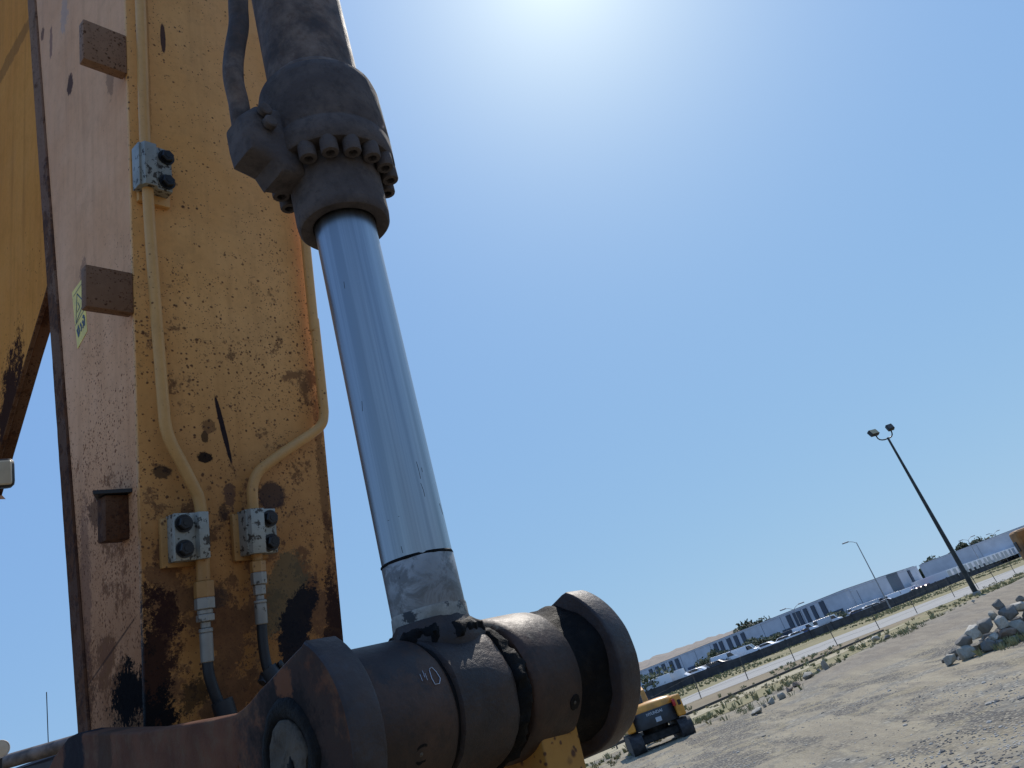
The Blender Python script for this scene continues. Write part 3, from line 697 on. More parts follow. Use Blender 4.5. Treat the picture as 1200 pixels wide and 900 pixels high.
bm = bmesh.new(); lathe(bm, [(.080, 1.06), (.0885, 1.068), (.0895, 1.080), (.086, 1.088), (.0835, 1.092)], None, 96, .001, 30); cobj('weld_ring', bm, M['barrel'])
bm = bmesh.new(); lathe(bm, [(.0830, 1.08), (.0830, 1.09), (.0835, 1.2), (.0835, 2.9)], None, 128, .0005, 9); cobj('barrel', bm, M['barrel'])
# oil pipe and port block, found on the plane through the cylinder axis
def cp(px, py, yy): return CMI @ mpick(px, py, 1, yy)
pp = [(281, -260), (280, -60), (279, 0), (280, 28), (277, 48), (273.5, 72), (274, 95), (280, 122), (284, 150)]
tp = [cp(x, y, .15) for x, y in pp]
bm = bmesh.new(); tube(bm, catm(tp), .0168, 20)
for v in bm.verts: v.co += Vector((1, 1, 1)) * .0015 * noise.noise(v.co * 40)
cobj('oil_pipe', bm, M['barrel'], None, 60)
a_, b_ = cp(273, 148, .10), cp(312, 205, .10)
bm = bmesh.new()
poly = [cp(x, y, .15) for x, y in ((272, 146), (290, 134), (330, 140), (345, 225), (312, 222), (303, 205), (294, 200), (278, 192), (274, 170))]
prism(bm, [(p.x, p.z) for p in poly], 1, poly[0].y - .038, poly[0].y + .035, .019, 5)
blk = cobj('port_block', bm, M['gland'])
for x, y in ((296, 147), (301, 163)):
    q = cp(x, y, .145); bm = bmesh.new(); lathe(bm, [(.0115, 0), (.0115, .010), (.009, .012)], T(q.x, poly[0].y - .042, q.z) @ AYN, 20); cobj('bolt', bm, M['gland'], blk, 30)

# ================================================================ MACHINE: BOOM, LAMP, BODY
boom = empty('excavator_boom', MF, 'yellow excavator boom with a dark rusty lower edge, at the left behind the stick', 'excavator boom')
def bpk(px, py): p = mpick(px, py, 0, .12); return (p.y, p.z)
low = [bpk(56, 332), bpk(52, 347), bpk(30, 420), bpk(0, 525)]
dl = (low[3][0] - low[2][0], low[3][1] - low[2][1])
bp = [(1.12, 3.0), (low[0][0], low[0][1] + .05)] + low + [(low[3][0] + dl[0] * 2.2, low[3][1] + dl[1] * 2.2), (3.1, -.75), (4.2, -1.1), (4.3, -.4), (3.4, .6), (2.6, 1.7), (1.9, 3.0)]
bp = [(1.12, 3.0), (low[0][0], low[0][1] + .05)] + low + [(low[3][0] + dl[0] * .6, low[3][1] + dl[1] * .6), (1.75, .62), (2.3, .85), (3.3, .2), (4.2, -.8), (4.4, -.2), (3.5, 1.2), (2.6, 2.2), (1.9, 3.0)]
bm = bmesh.new(); prism(bm, bp, 0, .12, .132, .002, 1); bm.normal_update()
for f in bm.faces: f.material_index = int(abs(f.normal.x) < .8)
obj('side_plate', bm, [M['boom'], M['rustflange']], boom)
bm = bmesh.new(); prism(bm, [(p[0] + .012, p[1] + .012) for p in bp], 0, .133, .165, .002, 1); obj('edge_plate', bm, M['rustflange'], boom)
bm = bmesh.new(); prism(bm, [(3.5, .2), (4.2, -.6), (4.4, -.2), (3.8, 1.0)], 0, .166, .50, .004, 1); obj('box_beam', bm, M['boom'], boom)
q = mpick(0, 556, 0, .10)
lm = MF @ Matrix.Translation(q)
lampc = lm.translation
def work_lamp(loc, w, h, label, face):
    dirv = face.normalized(); mt = Matrix.Translation(loc) @ dirv.to_track_quat('Z', 'Y').to_matrix().to_4x4()
    t = empty('work_lamp', mt, label, 'work lamp')
    bm = bmesh.new(); box(bm, -w, w, -h, h, -.06, 0, .018, 3); obj('housing', bm, M['rubber'], t)
    bm = bmesh.new(); box(bm, -w * .84, w * .84, -h * .84, h * .84, -.01, .004, .008, 3); obj('lens', bm, M['lens'], t)
    bm = bmesh.new(); tube(bm, [(0, -h - .05, -.03), (0, -h + .01, -.03)], .008, 8); obj('bracket', bm, M['rubber'], t)
m = Mat('cream_lamp_lens', .3); mm_ = m.noise(30, 4); m.col(m.mix(mm_, (.45, .38, .26), (.62, .54, .40))); M['lens'] = m.m
toc = (CAM - lampc).normalized()
rt_ = RT
hgt = 31 / FPX * (lampc - CAM).dot(F)
work_lamp(lampc - RT * hgt * .2 + UP * hgt * .05, hgt * .66, hgt * .56, 'small square work lamp with cream lens at the left edge, under the boom', toc + Vector((.1, 0, .1)))

# upper body of the machine, mostly below and left of the frame
bodyc = at(20, 884, 5.0)
bx = (at(90, 866, 5.0) - at(0, 893, 5.0)).normalized()
bx.z = 0; bx.normalize(); by = Vector((-bx.y, bx.x, 0))
BM = Matrix(((bx.x, by.x, 0, bodyc.x), (bx.y, by.y, 0, bodyc.y), (0, 0, 1, 0), (0, 0, 0, 1)))
body = empty('excavator', BM, 'dark cab roof edge of the big excavator at the bottom left corner', 'excavator')
M['darkpaint'] = flat('dark_grey_machine_paint', (.035, .038, .045), .5, var=.3, sc=4); M['dust'] = flat('dusty_rail', (.17, .135, .11), .7, var=.3, sc=12)
zt = at(0, 884, 5.0).z
M['glass'] = flat('dark_cab_glass', (.02, .025, .03), .06, 0, 1, var=.05)
def rpt(px, py, d=5.0): return BM.inverted() @ at(px, py, d)
r0, r1 = rpt(-60, 906), rpt(150, 846)
ye = CAM
bm = bmesh.new(); tube(bm, [r0 + (r1 - r0) * (i / 40) - Vector((0, 0, .03)) for i in range(41)], .045, 16); obj('roof_rail', bm, M['dust'], body)
dn = -UP; dn_l = BM.to_3x3().inverted() @ dn
dd_ = (r1 - r0).normalized()
bm = bmesh.new()
for za, zb, th in ((-.10, -.30, .05), (-.31, -.62, .03)):
    vs = [bm.verts.new(p + Vector((0, y_, z_))) for p in (r0, r1) for y_ in (.0, th) for z_ in (za, zb)]
    for idx in ((0, 1, 5, 4), (2, 6, 7, 3), (0, 4, 6, 2), (1, 3, 7, 5), (0, 2, 3, 1), (4, 5, 7, 6)): bm.faces.new([vs[i] for i in idx])
obj('edge_panel', bm, M['darkpaint'], body, 0)
bm = bmesh.new(); box(bm, -1.0, 1.0, .1, 1.3, zt - .35, zt - .09, .04, 3, 0); obj('cab_roof', bm, M['darkpaint'], body)
bm = bmesh.new(); box(bm, -.9, .9, .06, 1.2, 1.3, zt - .352, .02, 2); obj('cab', bm, M['darkpaint'], body)
bm = bmesh.new(); box(bm, -.8, .8, .045, .1, 1.6, zt - .45, .01, 1); obj('window', bm, M['glass'], body)
bm = bmesh.new(); box(bm, -1.6, 1.4, 0.1, 3.6, .95, 1.32, .05, 2); obj('deck', bm, M['boom'], body)
bm = bmesh.new(); box(bm, -1.6, 1.3, 1.4, 3.9, 1.322, 2.4, .12, 3); obj('hood', bm, M['boom'], body)
def track_prof(L, H, n=10):
    r = H / 2; p = []
    for i in range(n + 1): a = -PI / 2 + PI * i / n; p.append((L / 2 - r + r * math.cos(a), r + r * math.sin(a)))
    for i in range(n + 1): a = PI / 2 + PI * i / n; p.append((-L / 2 + r + r * math.cos(a), r + r * math.sin(a)))
    return p
def track(par, x0, x1, L, H, yc=0, sc=1):
    bm = bmesh.new(); pr = [(y * sc + yc, z * sc) for y, z in track_prof(L, H)]
    prism(bm, pr, 0, x0, x1, .01, 1)
    pr2 = track_prof(L + .05, H + .05, 16); 
    for i in range(len(pr2)):       # shoes proud of the belt
        a = Vector((0, *pr2[i])) - Vector((0, 0, .025)); b = Vector((0, *pr2[(i + 1) % len(pr2)])) - Vector((0, 0, .025)); n_ = max(1, int((b - a).length / .19))
        for k in range(n_):
            c = a.lerp(b, (k + .5) / n_); dd = (b - a).normalized()
            mt = Matrix(((1, 0, 0, (x0 + x1) / 2), (0, dd.y, -dd.z, c.y * sc + yc), (0, dd.z, dd.y, c.z * sc + .03 * 0), (0, 0, 0, 1)))
            box(bm, -(x1 - x0) / 2 - .015, (x1 - x0) / 2 + .015, -.055, .055, -.022, .022, 0, 1, 0, mt)
    return obj('track', bm, M['track'], par, 30)
M['track'] = flat('dark_track_steel', (.030, .028, .028), .7, var=.35, sc=6)
track(body, -1.6, -.95, 4.2, .9, 1.9); track(body, .75, 1.4, 4.2, .9, 1.9)
a0, a1 = rpt(56.5, 868, 5.6), rpt(54.5, 811, 5.6)
ant = bmesh.new(); tube(ant, [(a0.x, a0.y, a0.z - .6), tuple(a0), tuple(a1)], .0032, 8); obj('antenna', ant, M['rubber'], body)
lc = at(0, 878, 4.6)
M['cream'] = flat('cream_plastic', (.50, .46, .38), .45)
q = (CAM - lc).normalized(); mt = Matrix.Translation(lc) @ q.to_track_quat('Z', 'Y').to_matrix().to_4x4()
t = empty('work_lamp', mt, 'round cream work lamp on the cab roof in the bottom left corner', 'work lamp')
bm = bmesh.new(); lathe(bm, [(.03, -.09), (.048, -.05), (.052, -.0), (.050, .006), (.044, .004)], None, 32); obj('housing', bm, M['cream'], t)
bm = bmesh.new(); lathe(bm, [(.0435, .003), (.043, .007), (.02, .010), (.0002, .011)], None, 32, cap=False); obj('lens', bm, M['lens'], t)
bm = bmesh.new(); tube(bm, [(0, -.11, -.04), (0, -.04, -.04)], .01, 8); obj('bracket', bm, M['rubber'], t)
#PART3
# ================================================================ LOT: EXCAVATORS
M['exc'] = flat('orange_yellow_machine_paint', (.62, .27, .035), .4, var=.12, sc=3)
M['excdark'] = flat('charcoal_counterweight', (.022, .032, .042), .45, var=.2, sc=3)
M['red'] = flat('red_tail_lens', (.45, .02, .02), .3); M['chromeb'] = flat('pale_decal', (.40, .44, .48), .5, var=.05)
M['oldyellow'] = flat('faded_ochre_paint', (.33, .15, .035), .6, var=.3, sc=2)
def excavator(mt, label, paintm, band, text, sc=1.0, blade=True):
    t = empty('excavator', mt @ Matrix.Scale(sc, 4), label, 'excavator', None)
    track(t, -1.27, -.78, 2.9, .72); track(t, .78, 1.27, 2.9, .72)
    bm = bmesh.new(); box(bm, -.8, .8, -.8, .8, .28, .60, .04, 1); lathe(bm, [(.55, .6), (.55, .78)], None, 24); obj('undercarriage', bm, M['track'], t)
    if blade:
        bm = bmesh.new(); prism(bm, [(-2.02, .06), (-1.93, .03), (-1.86, .25), (-1.93, .52), (-2.02, .55), (-1.97, .28)], 0, -1.26, 1.26, .005, 1); bl = obj('dozer_blade', bm, M['excdark'], t)
        bm = bmesh.new(); box(bm, -.5, -.38, -1.93, -.7, .25, .37, .01); box(bm, .38, .5, -1.93, -.7, .25, .37, .01); obj('blade_arm', bm, M['track'], bl)
    # counterweight: curved dark band across the rear
    def arc(w, y0, dep, n=10): return [(w * math.sin(R(-72) + R(144) * i / n) / math.sin(R(72)), y0 - dep * (math.cos(R(-72) + R(144) * i / n) - math.cos(R(72)))) for i in range(n + 1)]
    bm = bmesh.new(); prism(bm, arc(.90, -1.0, .50) + [(.90, -.3), (-.90, -.3)], 2, .80, 1.42, .03, 2); cw = obj('counterweight', bm, band, t)
    if text:
        cu = bpy.data.curves.new('lettering', 'FONT'); cu.body = text; cu.size = .15; cu.align_x = 'CENTER'; cu.extrude = .006; cu.offset = .004
        to = bpy.data.objects.new('tmp', cu); C.objects.link(to); dg = bpy.context.evaluated_depsgraph_get()
        me = bpy.data.meshes.new_from_object(to.evaluated_get(dg)); bpy.data.objects.remove(to)
        me.materials.clear(); lo = link_obj('lettering', me, M['chromeb'], cw); lo.rotation_euler = (R(90), 0, 0); lo.location = (.02, -1.358, 1.24)
        bm = bmesh.new(); box(bm, -.02, .22, -1.362, -1.34, .93, 1.10, .01, 1); obj('plate', bm, M['chromeb'], cw)
    bm = bmesh.new()
    prof = arc(.98, -.98, .42) + [(.98, .55), (-.98, .55)]
    n = len(prof); lv = [(1.0, 1.42), (1.0, 1.50), (.95, 1.62), (.84, 1.70), (.6, 1.74)]
    rows = [[bm.verts.new((p[0] * k, (p[1] + .35) * (k if k > .7 else .75) - .35, z)) for p in prof] for k, z in lv]
    for a, b in zip(rows, rows[1:]):
        for i in range(n): bm.faces.new((a[i], a[(i + 1) % n], b[(i + 1) % n], b[i]))
    bm.faces.new(rows[0][::-1]); bm.faces.new(rows[-1]); obj('engine_hood', bm, paintm, t, 50)
    for s_ in (-1, 1):
        bm = bmesh.new(); box(bm, s_ * 1.06 - .17, s_ * 1.06 + .17, -1.30, .2, .84, 1.64, .09, 3); f = obj('side_fin', bm, paintm, t)
        bm = bmesh.new(); box(bm, s_ * 1.10 - .065, s_ * 1.10 + .065, -1.315, -1.29, 1.24, 1.44, .01, 1); obj('grille', bm, M['black'], f)
        if sc > 1: continue
        bm = bmesh.new(); box(bm, s_ * .90 - .06, s_ * .90 + .06, -1.335, -1.10, 1.26, 1.52, .03, 2); obj('tail_light', bm, M['red'], t)
    bm = bmesh.new(); box(bm, -1.05, 1.05, -.4, 1.1, .78, .98, .03, 1); obj('deck', bm, band, t)
    bm = bmesh.new(); box(bm, -1.02, -.12, -.2, 1.25, .98, 2.50, .07, 2); cb = obj('cab', bm, band, t)
    for a in ((-.93, -.21, -.215, -.19, 1.75, 2.36), (-.93, -.21, 1.24, 1.262, 1.3, 2.36), (-1.035, -1.01, -.05, 1.1, 1.6, 2.36), (-.13, -.108, -.05, 1.1, 1.7, 2.36)):
        bm = bmesh.new(); box(bm, *a, .01, 1); obj('window', bm, M['glass'], cb)
    bm = bmesh.new(); lathe(bm, [(.07, 2.50), (.07, 2.56), (.055, 2.66), (.02, 2.69)], T(-.55, -.1, 0), 16); obj('beacon', bm, M['exc'], t)
    bm = bmesh.new(); prism(bm, [(.9, .95), (1.2, .95), (2.1, 2.2), (3.2, 2.55), (3.25, 2.35), (2.35, 1.9), (1.5, .9)], 0, .02, .32, .01, 1); obj('boom', bm, paintm, t)
    bm = bmesh.new(); prism(bm, [(3.0, 2.7), (3.35, 2.6), (3.25, .9), (3.1, .9)], 0, .08, .26, .01, 1); obj('stick', bm, paintm, t)
    bm = bmesh.new(); prism(bm, [(3.1, .95), (3.3, .9), (3.55, .5), (3.4, .1), (3.0, .12), (2.75, .45)], 0, -.1, .44, .01, 1); obj('bucket', bm, M['track'], t)
    return t
def heading(p, ang, z=0): return Matrix.Translation((p.x, p.y, z or p.z)) @ Matrix.Rotation(ang, 4, 'Z')
pc = gr(776, 868, 0)
pe = gr(776, 874); pe.z = 0
excavator(heading(pe, R(5)), 'small orange excavator seen from behind on the gravel, charcoal counterweight with pale lettering', M['exc'], M['excdark'], 'HYUNDAI', 1.0, False)
pb = CAM + ray(1190, 640) * (25.5 / ray(1190, 640).dot(F))
pbx = pb + RT * 0
pb.z = 0
ex2 = heading(Vector((pb.x, pb.y, 0)) + Vector((1, 0, 0)) * 3.55 + Vector((0, 1, 0)) * .4, R(-92))
excavator(ex2, 'large ochre excavator standing just inside the right edge of the picture', M['oldyellow'], M['oldyellow'], None, 1.8, False)

# ================================================================ ROCKS
def rmat(name, a, b):
    m = Mat(name, .85); f = m.noise(3.5, 7, .7); g = m.noise(14, 6, .7)
    m.col(m.mix(m.mth('MULTIPLY', m.ramp(g, .4, .65), .55), m.mix(m.ramp(f, .35, .65), a, b), tuple(x * .55 for x in a)))
    m.nrm(m.bump(g, .7, .03)); return m.m
RM = [rmat('grey_rock', (.29, .265, .21), (.42, .385, .31)), rmat('dark_rock', (.15, .14, .12), (.24, .22, .19)), rmat('pale_rock', (.45, .41, .33), (.56, .51, .42)), rmat('brown_rock', (.20, .14, .10), (.30, .23, .17))]
def rock(p, r, seed, m, label, group, rot=None):
    bm = rock_bm(r, seed); o = obj('rock', bm, RM[m], None, 30); o.location = p
    o.rotation_euler = rot or (random.uniform(-.3, .3), random.uniform(-.3, .3), random.uniform(0, 6))
    return tag(o, label, 'rock', group)
pile = [ # px, py, w, h, colour, description
 (1113.5, 773, 17, 14, 0, 'grey rock at the lower left tip of the rock pile'), (1133, 765, 25, 20, 0, 'broad grey rock, second from the left tip of the pile'),
 (1131, 751, 25, 13, 1, 'flat dark rock leaning above the lower left end of the pile'), (1141, 741, 29, 15, 2, 'pale cracked slab rock on the left side of the pile'),
 (1158, 757, 20, 16, 1, 'dark rock at the foot of the pile, middle'), (1164.5, 746, 14, 9, 2, 'small pale round rock in the middle of the pile'),
 (1154, 733, 26, 15, 1, 'dark wedge rock just under the upper rocks of the pile'), (1174, 731, 18, 19, 2, 'pale blocky rock in the centre of the pile'),
 (1182, 718, 24, 18, 1, 'large dark rock at the top of the pile'), (1169.5, 709, 14, 13, 1, 'pointed dark rock at the top left of the pile'),
 (1193, 711, 20, 13, 2, 'pale slab rock at the top right of the pile'), (1196, 701, 13, 10, 1, 'dark rock behind the topmost right slab of the pile'),
 (1193, 734, 19, 20, 0, 'grey upright rock at the right side of the pile'), (1179, 742, 27, 12, 3, 'brownish slab rock low in the right half of the pile'),
 (1188, 750, 16, 10, 0, 'mossy grey rock at the foot of the right half'), (1164, 721, 12, 12, 0, 'small grey rock on the upper left slope of the pile'),
 (1171, 755, 15, 11, 1, 'dark low rock at the foot of the pile, right of middle'), (1209, 722, 22, 18, 1, 'dark rock cut by the right edge, upper'),
 (1211, 741, 20, 16, 0, 'grey rock cut by the right edge, lower'), (1225, 730, 26, 20, 0, 'grey rock beyond the right edge of the pile')]
def gdist(px, py):
    # where the view ray meets the uneven ground
    v = ray(px, py); t = 3.0
    while t < 300:
        p = CAM + v * t
        if p.z < gz(p.x, p.y): return p
        t *= 1.004
    return gr(px, py)
for i, (px, py, w, h, c, lab) in enumerate(pile):
    yb = 780 - (px - 1115) * .36                         # foot line of the pile
    foot = gdist(px, yb); d0 = (foot - CAM).dot(F)
    up = max(0, (yb - py)) / FPX * d0
    z = d0 + up * .7
    p = at(px, py, z); rr = w / 2 / FPX * z * 1.0; rh = h / 2 / FPX * z * 1.08
    rock(p, (rr, rr * .9, rh), 11 + i * 3, c, lab, 'rocks heaped in the pile at the right', (R(8) * math.sin(i), R(-8) + .2 * math.sin(i * 2), R(10)))
bm = bmesh.new(); p0 = gdist(1170, 762)                  # rubble inside the heap
for i in range(90):
    a = random.random(); q = gdist(1120 + 100 * a, 775 - 36 * a); s_ = random.uniform(.06, .22)
    blob(bm, (q.x + random.uniform(-.1, .5), q.y + random.uniform(-.1, 1.0), gz(q.x, q.y) + random.uniform(-.05, .15 + .35 * a)), (s_, s_, s_ * .8), 1, .5, 1.5, i)
rb = obj('rubble', bm, RM[1], None, 20); tag(rb, 'small dark rubble between the rocks of the pile', 'rubble', None, 'stuff')
edge = [(888, 833, 20, 9, 0, 'flat grey rock at the lower left of the line along the lot edge'), (905, 821, 11, 10, 0, 'small grey rock, second in the line along the lot edge'), (917, 815, 13, 10, 0, 'grey rock in the middle of the line along the lot edge'), (926, 808, 11, 7, 3, 'small brown rock in the line along the lot edge'),
        (934, 802, 13, 7, 3, 'reddish brown rock in the line along the lot edge'), (948, 791, 15, 11, 0, 'grey blocky rock where the line meets the mound'), (969, 778, 9, 15, 0, 'narrow upright grey rock at the edge of the mound'), (1027, 747, 14, 8, 2, 'pale flat rock on the far edge of the mound'),
        (1040, 746, 12, 6, 1, 'dark low rock beside the pale flat one on the mound edge'), (1141, 704, 5, 4, 2, 'small white stone at the foot of the tall light pole'), (897, 827, 7, 5, 0, 'tiny grey rock behind the flat one on the lot edge'), (960, 786, 6, 5, 1, 'tiny dark rock before the upright one on the mound edge')]
for i, (px, py, w, h, c, lab) in enumerate(edge):
    p = gdist(px, py + h / 2 - 1); z = (p - CAM).dot(F)
    if px > 1020: p = gr(px, py + h / 2, gz(p.x, p.y)); z = (p - CAM).dot(F)
    rr = w / 2 / FPX * z; rh = h / 2 / FPX * z
    rock((p.x, p.y, p.z + rh * .6), (rr, rr * .8, rh), 90 + i * 5, c, lab, 'rocks along the far edge of the gravel lot')
# loose stones on the gravel
bm = bmesh.new(); rs = random.Random(3)
for i in range(4200):
    px = rs.uniform(690, 1230); py = rs.uniform(790, 915)
    if py < 868 - (px - 800) * .36: continue
    v = ray(px, py)
    t = (0 - EYE) / v.z; x, y = (CAM + v * t).xy
    if noise.noise(Vector((x * .35, y * .35, 9))) < -.02 and rs.random() < .85: continue
    s_ = rs.uniform(.008, .028) * (1 + (rs.random() < .03) * 1.5); z = gz(x, y)
    vs = bmesh.ops.create_icosphere(bm, subdivisions=1, radius=s_)['verts']
    for k in vs: k.co = Vector((x, y, z)) + Vector((k.co.x * rs.uniform(.9, 1.3), k.co.y, k.co.z * .7)) * (1 + .2 * rs.uniform(-1, 1))
m = Mat('pebbles', .9); oi = m.vor(3, out='Color'); m.col(m.mix(m.ramp(m.sep(oi)[0], .2, .8), (.14, .13, .115), (.40, .37, .31))); M['pebble'] = m.m
o = obj('gravel_stones', bm, M['pebble'], None, 0); tag(o, 'loose grey gravel stones scattered over the lot', 'gravel', None, 'stuff')

# ================================================================ WEEDS, BUSHES, TREES
M['weed'] = gmat('olive_weeds', (.24, .24, .11), (.36, .32, .17), (.16, .18, .07), 1.2); M['straw'] = gmat('straw_weeds', (.36, .30, .17), (.28, .25, .12), (.14, .15, .06), 1.2)
def tufts(name, spots_, m, label, seed, blades=9, h=(.15, .45), w=.03):
    rs = random.Random(seed); vs = []; fs = []
    for (x, y) in spots_:
        z = gz(x, y); hh = rs.uniform(*h)
        for k in range(blades):
            a = rs.uniform(0, 2 * PI); l = rs.uniform(.1, .6) * hh; r = rs.uniform(0, .12)
            bx_, by_ = x + r * math.cos(a), y + r * math.sin(a); ww = w * rs.uniform(.6, 1.5)
            c, s_ = math.cos(a + 1.57) * ww, math.sin(a + 1.57) * ww; i0 = len(vs)
            vs += [(bx_ - c, by_ - s_, z - .02), (bx_ + c, by_ + s_, z - .02), (bx_ + l * math.cos(a) * .4 + c * .7, by_ + l * math.sin(a) * .4 + s_ * .7, z + hh * .6), (bx_ + l * math.cos(a), by_ + l * math.sin(a), z + hh * rs.uniform(.7, 1))]
            fs += [(i0, i0 + 1, i0 + 2), (i0, i0 + 2, i0 + 3)]
    me = bpy.data.meshes.new(name); me.from_pydata(vs, [], fs); o = link_obj(name, me, m); return tag(o, label, 'weeds', None, 'stuff')
rs = random.Random(21)
sp1 = []
while len(sp1) < 600:
    u = rs.uniform(18, 110); v = rs.uniform(24.5, 33) if u < 70 else rs.uniform(22, 36); p = uv(u, v)
    if noise.noise(Vector((p.x * .13, p.y * .13, 1))) + rs.uniform(-.25, .25) > .0: sp1.append((p.x, p.y))
tufts('straw_weeds', sp1, M['straw'], 'dry straw coloured weeds between the lot and the kerb', 2, 8, (.06, .25), .03)
sp2 = []
while len(sp2) < 650:
    u = rs.uniform(18, 140); v = rs.choice((rs.uniform(25, 31), rs.uniform(34.2, 41.5), rs.uniform(25, 40))); p = uv(u, v)
    if u > 72 and v > 34 : v = 33; p = uv(u, rs.uniform(22, 33))
    if noise.noise(Vector((p.x * .1, p.y * .1, 7))) + rs.uniform(-.2, .2) > .08: sp2.append((p.x, p.y))
tufts('green_weeds', sp2, M['weed'], 'olive green weeds along the far edge of the lot', 4, 9, (.08, .38), .04)
sp3 = [(uv(rs.uniform(60, 260), rs.uniform(62, 92)).xy) for _ in range(3500)]
tufts('verge_weeds', [tuple(p) for p in sp3 if noise.noise(Vector((p[0] * .05, p[1] * .05, 2))) > -.1], M['weed'], 'low dry grass on the verge beyond the road', 9, 6, (.1, .35), .09)
spp = []
for (px, py, n_) in ((1188, 752, 60), (1178, 757, 40), (1195, 746, 50), (1060, 742, 30), (868, 836, 14), (820, 847, 30), (905, 822, 12)):
    g = gdist(px, py)
    for _ in range(n_): spp.append((g.x + rs.gauss(0, .5), g.y + rs.gauss(0, .5)))
tufts('rock_pile_weeds', spp, M['weed'], 'green weeds growing at the foot of the rocks', 8, 8, (.08, .3), .015)

def leafm(name, a, b):
    m = Mat(name, .8); m.col(m.mix(m.ramp(m.noise(.9, 4), .35, .65), a, b)); return m.m
M['leaf'] = leafm('dark_foliage', (.035, .05, .022), (.075, .09, .035)); M['leaf2'] = leafm('olive_foliage', (.07, .085, .035), (.12, .125, .055)); M['bark'] = flat('bark', (.10, .075, .05), .9)
def foliage(cx, cy, z0, rx, rz, n, seed, leaf=.25, clumps=9):
    rs = random.Random(seed); vs = []; fs = []; cl = []
    for _ in range(clumps):
        a = rs.uniform(0, 2 * PI); q = rs.uniform(0, .75); cl.append((math.cos(a) * q * rx, math.sin(a) * q * rx, rs.uniform(-.6, .8) * rz, rs.uniform(.3, .55)))
    for _ in range(n):
        c = rs.choice(cl); d = Vector((rs.gauss(0, 1), rs.gauss(0, 1), rs.gauss(0, 1))).normalized() * rs.uniform(.5, 1.05) * c[3]
        p = Vector((cx + c[0] + d.x * rx, cy + c[1] + d.y * rx, z0 + rz + c[2] * .8 + d.z * rz))
        if p.z < z0 * .5: continue
        u = Vector((rs.gauss(0, 1), rs.gauss(0, 1), rs.gauss(0, 1))).normalized() * leaf * rs.uniform(.9, 1.9); w = u.orthogonal().normalized() * u.length * .6; i0 = len(vs)
        vs += [tuple(p - u), tuple(p + w), tuple(p + u), tuple(p - w)]; fs.append((i0, i0 + 1, i0 + 2, i0 + 3))
    me = bpy.data.meshes.new('crown'); me.from_pydata(vs, [], fs); return me
def tree(p, h, r, label, seed, m, group, n=420, bush=False):
    t = empty('bush' if bush else 'tree', Matrix.Translation(p), label, 'bush' if bush else 'tree', group)
    if not bush:
        bm = bmesh.new(); tube(bm, [(0, 0, -.1), (.05 * h * .2, 0, h * .3), (0, .03 * h, h * .75)], .1, 8, [h * .03, h * .022, h * .008])
        for k in range(3): a = k * 2.1 + seed; tube(bm, [(0, 0, h * (.3 + .1 * k)), (math.cos(a) * r * .5, math.sin(a) * r * .5, h * (.55 + .1 * k))], .1, 6, [h * .012, h * .004])
        obj('trunk', bm, M['bark'], t)
        link_obj('crown', foliage(0, 0, h * .22, r, h * .4, n, seed, h * .045), m, t)
    else:
        bm = bmesh.new(); 
        for k in range(4): a = k * 1.6 + seed; tube(bm, [(0, 0, -.1), (math.cos(a) * r * .5, math.sin(a) * r * .5, h * .7)], .1, 5, [h * .03, h * .01])
        obj('trunk', bm, M['bark'], t)
        link_obj('crown', foliage(0, 0, 0, r, h * .5, n, seed, h * .07), m, t)
    return t
def onv(px, py, V): return vpick(px, py, V)
def base_at(px, V):   # ground point straight under/over the pixel column at normal distance V (near the horizon)
    p = onv(px, 715 - .364 * (px - 1000), V); return Vector((p.x, p.y, .75))
for i, (px, V, h, r, mm, lab) in enumerate(((770, 99, 3.4, 4.2, 'leaf2', 'wide green bush behind the dark wall, far left'), (786, 101, 2.6, 3, 'leaf2', 'low green bush behind the dark wall, right of the wide one'), (820, 101, 2.8, 2.6, 'leaf', 'round olive bush between parked cars'), (843, 104, 3.6, 2.6, 'leaf', 'tall dark bush before the warehouse doors'),
        (831, 104, 2.6, 2, 'leaf', 'small dark bush left of the tall dark bush'), (868, 106, 3.0, 3.2, 'leaf', 'dark bush by the blue dock, left part'), (890, 106, 3.4, 3.4, 'leaf', 'dark bush by the blue dock, right part'), (903, 104, 2.8, 3.0, 'leaf2', 'green bush right of the blue dock'), (979, 98, 3.2, 3.6, 'leaf2', 'light olive bush among the white cars'), (930, 106, 2.4, 2.0, 'leaf', 'small bush against the pale warehouse wall'), (850, 96.5, 1.6, 1.2, 'leaf', 'tiny dark shrub at the wall'))):
    tree(base_at(px, V), h, r, lab, 30 + i, M[mm], 'bushes along the far wall', 420, True)
ORD_ = 'first second third fourth fifth sixth seventh eighth ninth tenth eleventh twelfth thirteenth fourteenth'.split()
# trees over the long warehouse
for i, (px, h, r) in enumerate(((1086, 12, 4), (1093, 13, 4), (1100, 15, 6), (1106, 14.5, 5), (1113, 13, 4), (1120, 13.5, 4), (1128, 14.5, 4), (1135, 16, 6), (1141, 16, 5), (1150, 14, 5), (1154, 15, 5), (1164, 15, 5), (1174, 14, 6))):
    v = ray(px, 715 - .364 * (px - 1000)); dist = 420; k = dist / math.hypot(v.x, v.y)
    tree(Vector((v.x * k, v.y * k, 0)), h - 2.2, r * .85, (ORD_[i] + ' distant dark tree from the left over the roof of the long warehouse'), 70 + i, M['leaf'], 'trees behind the long warehouse', 420)
for i, (px, py, r) in enumerate(((878, 728, 16), (887, 727.5, 14), (893, 729, 10), (868, 731, 9))):
    v = ray(px, py); dist = 620; k = dist / math.hypot(v.x, v.y); tree(Vector((v.x * k, v.y * k, 0)), EYE + v.z * k + 1, r, (ORD_[i] + ' dark tree from the left above the left end of the pale warehouse'), 130 + i, M['leaf'], 'trees on the hill behind the warehouses', 300)

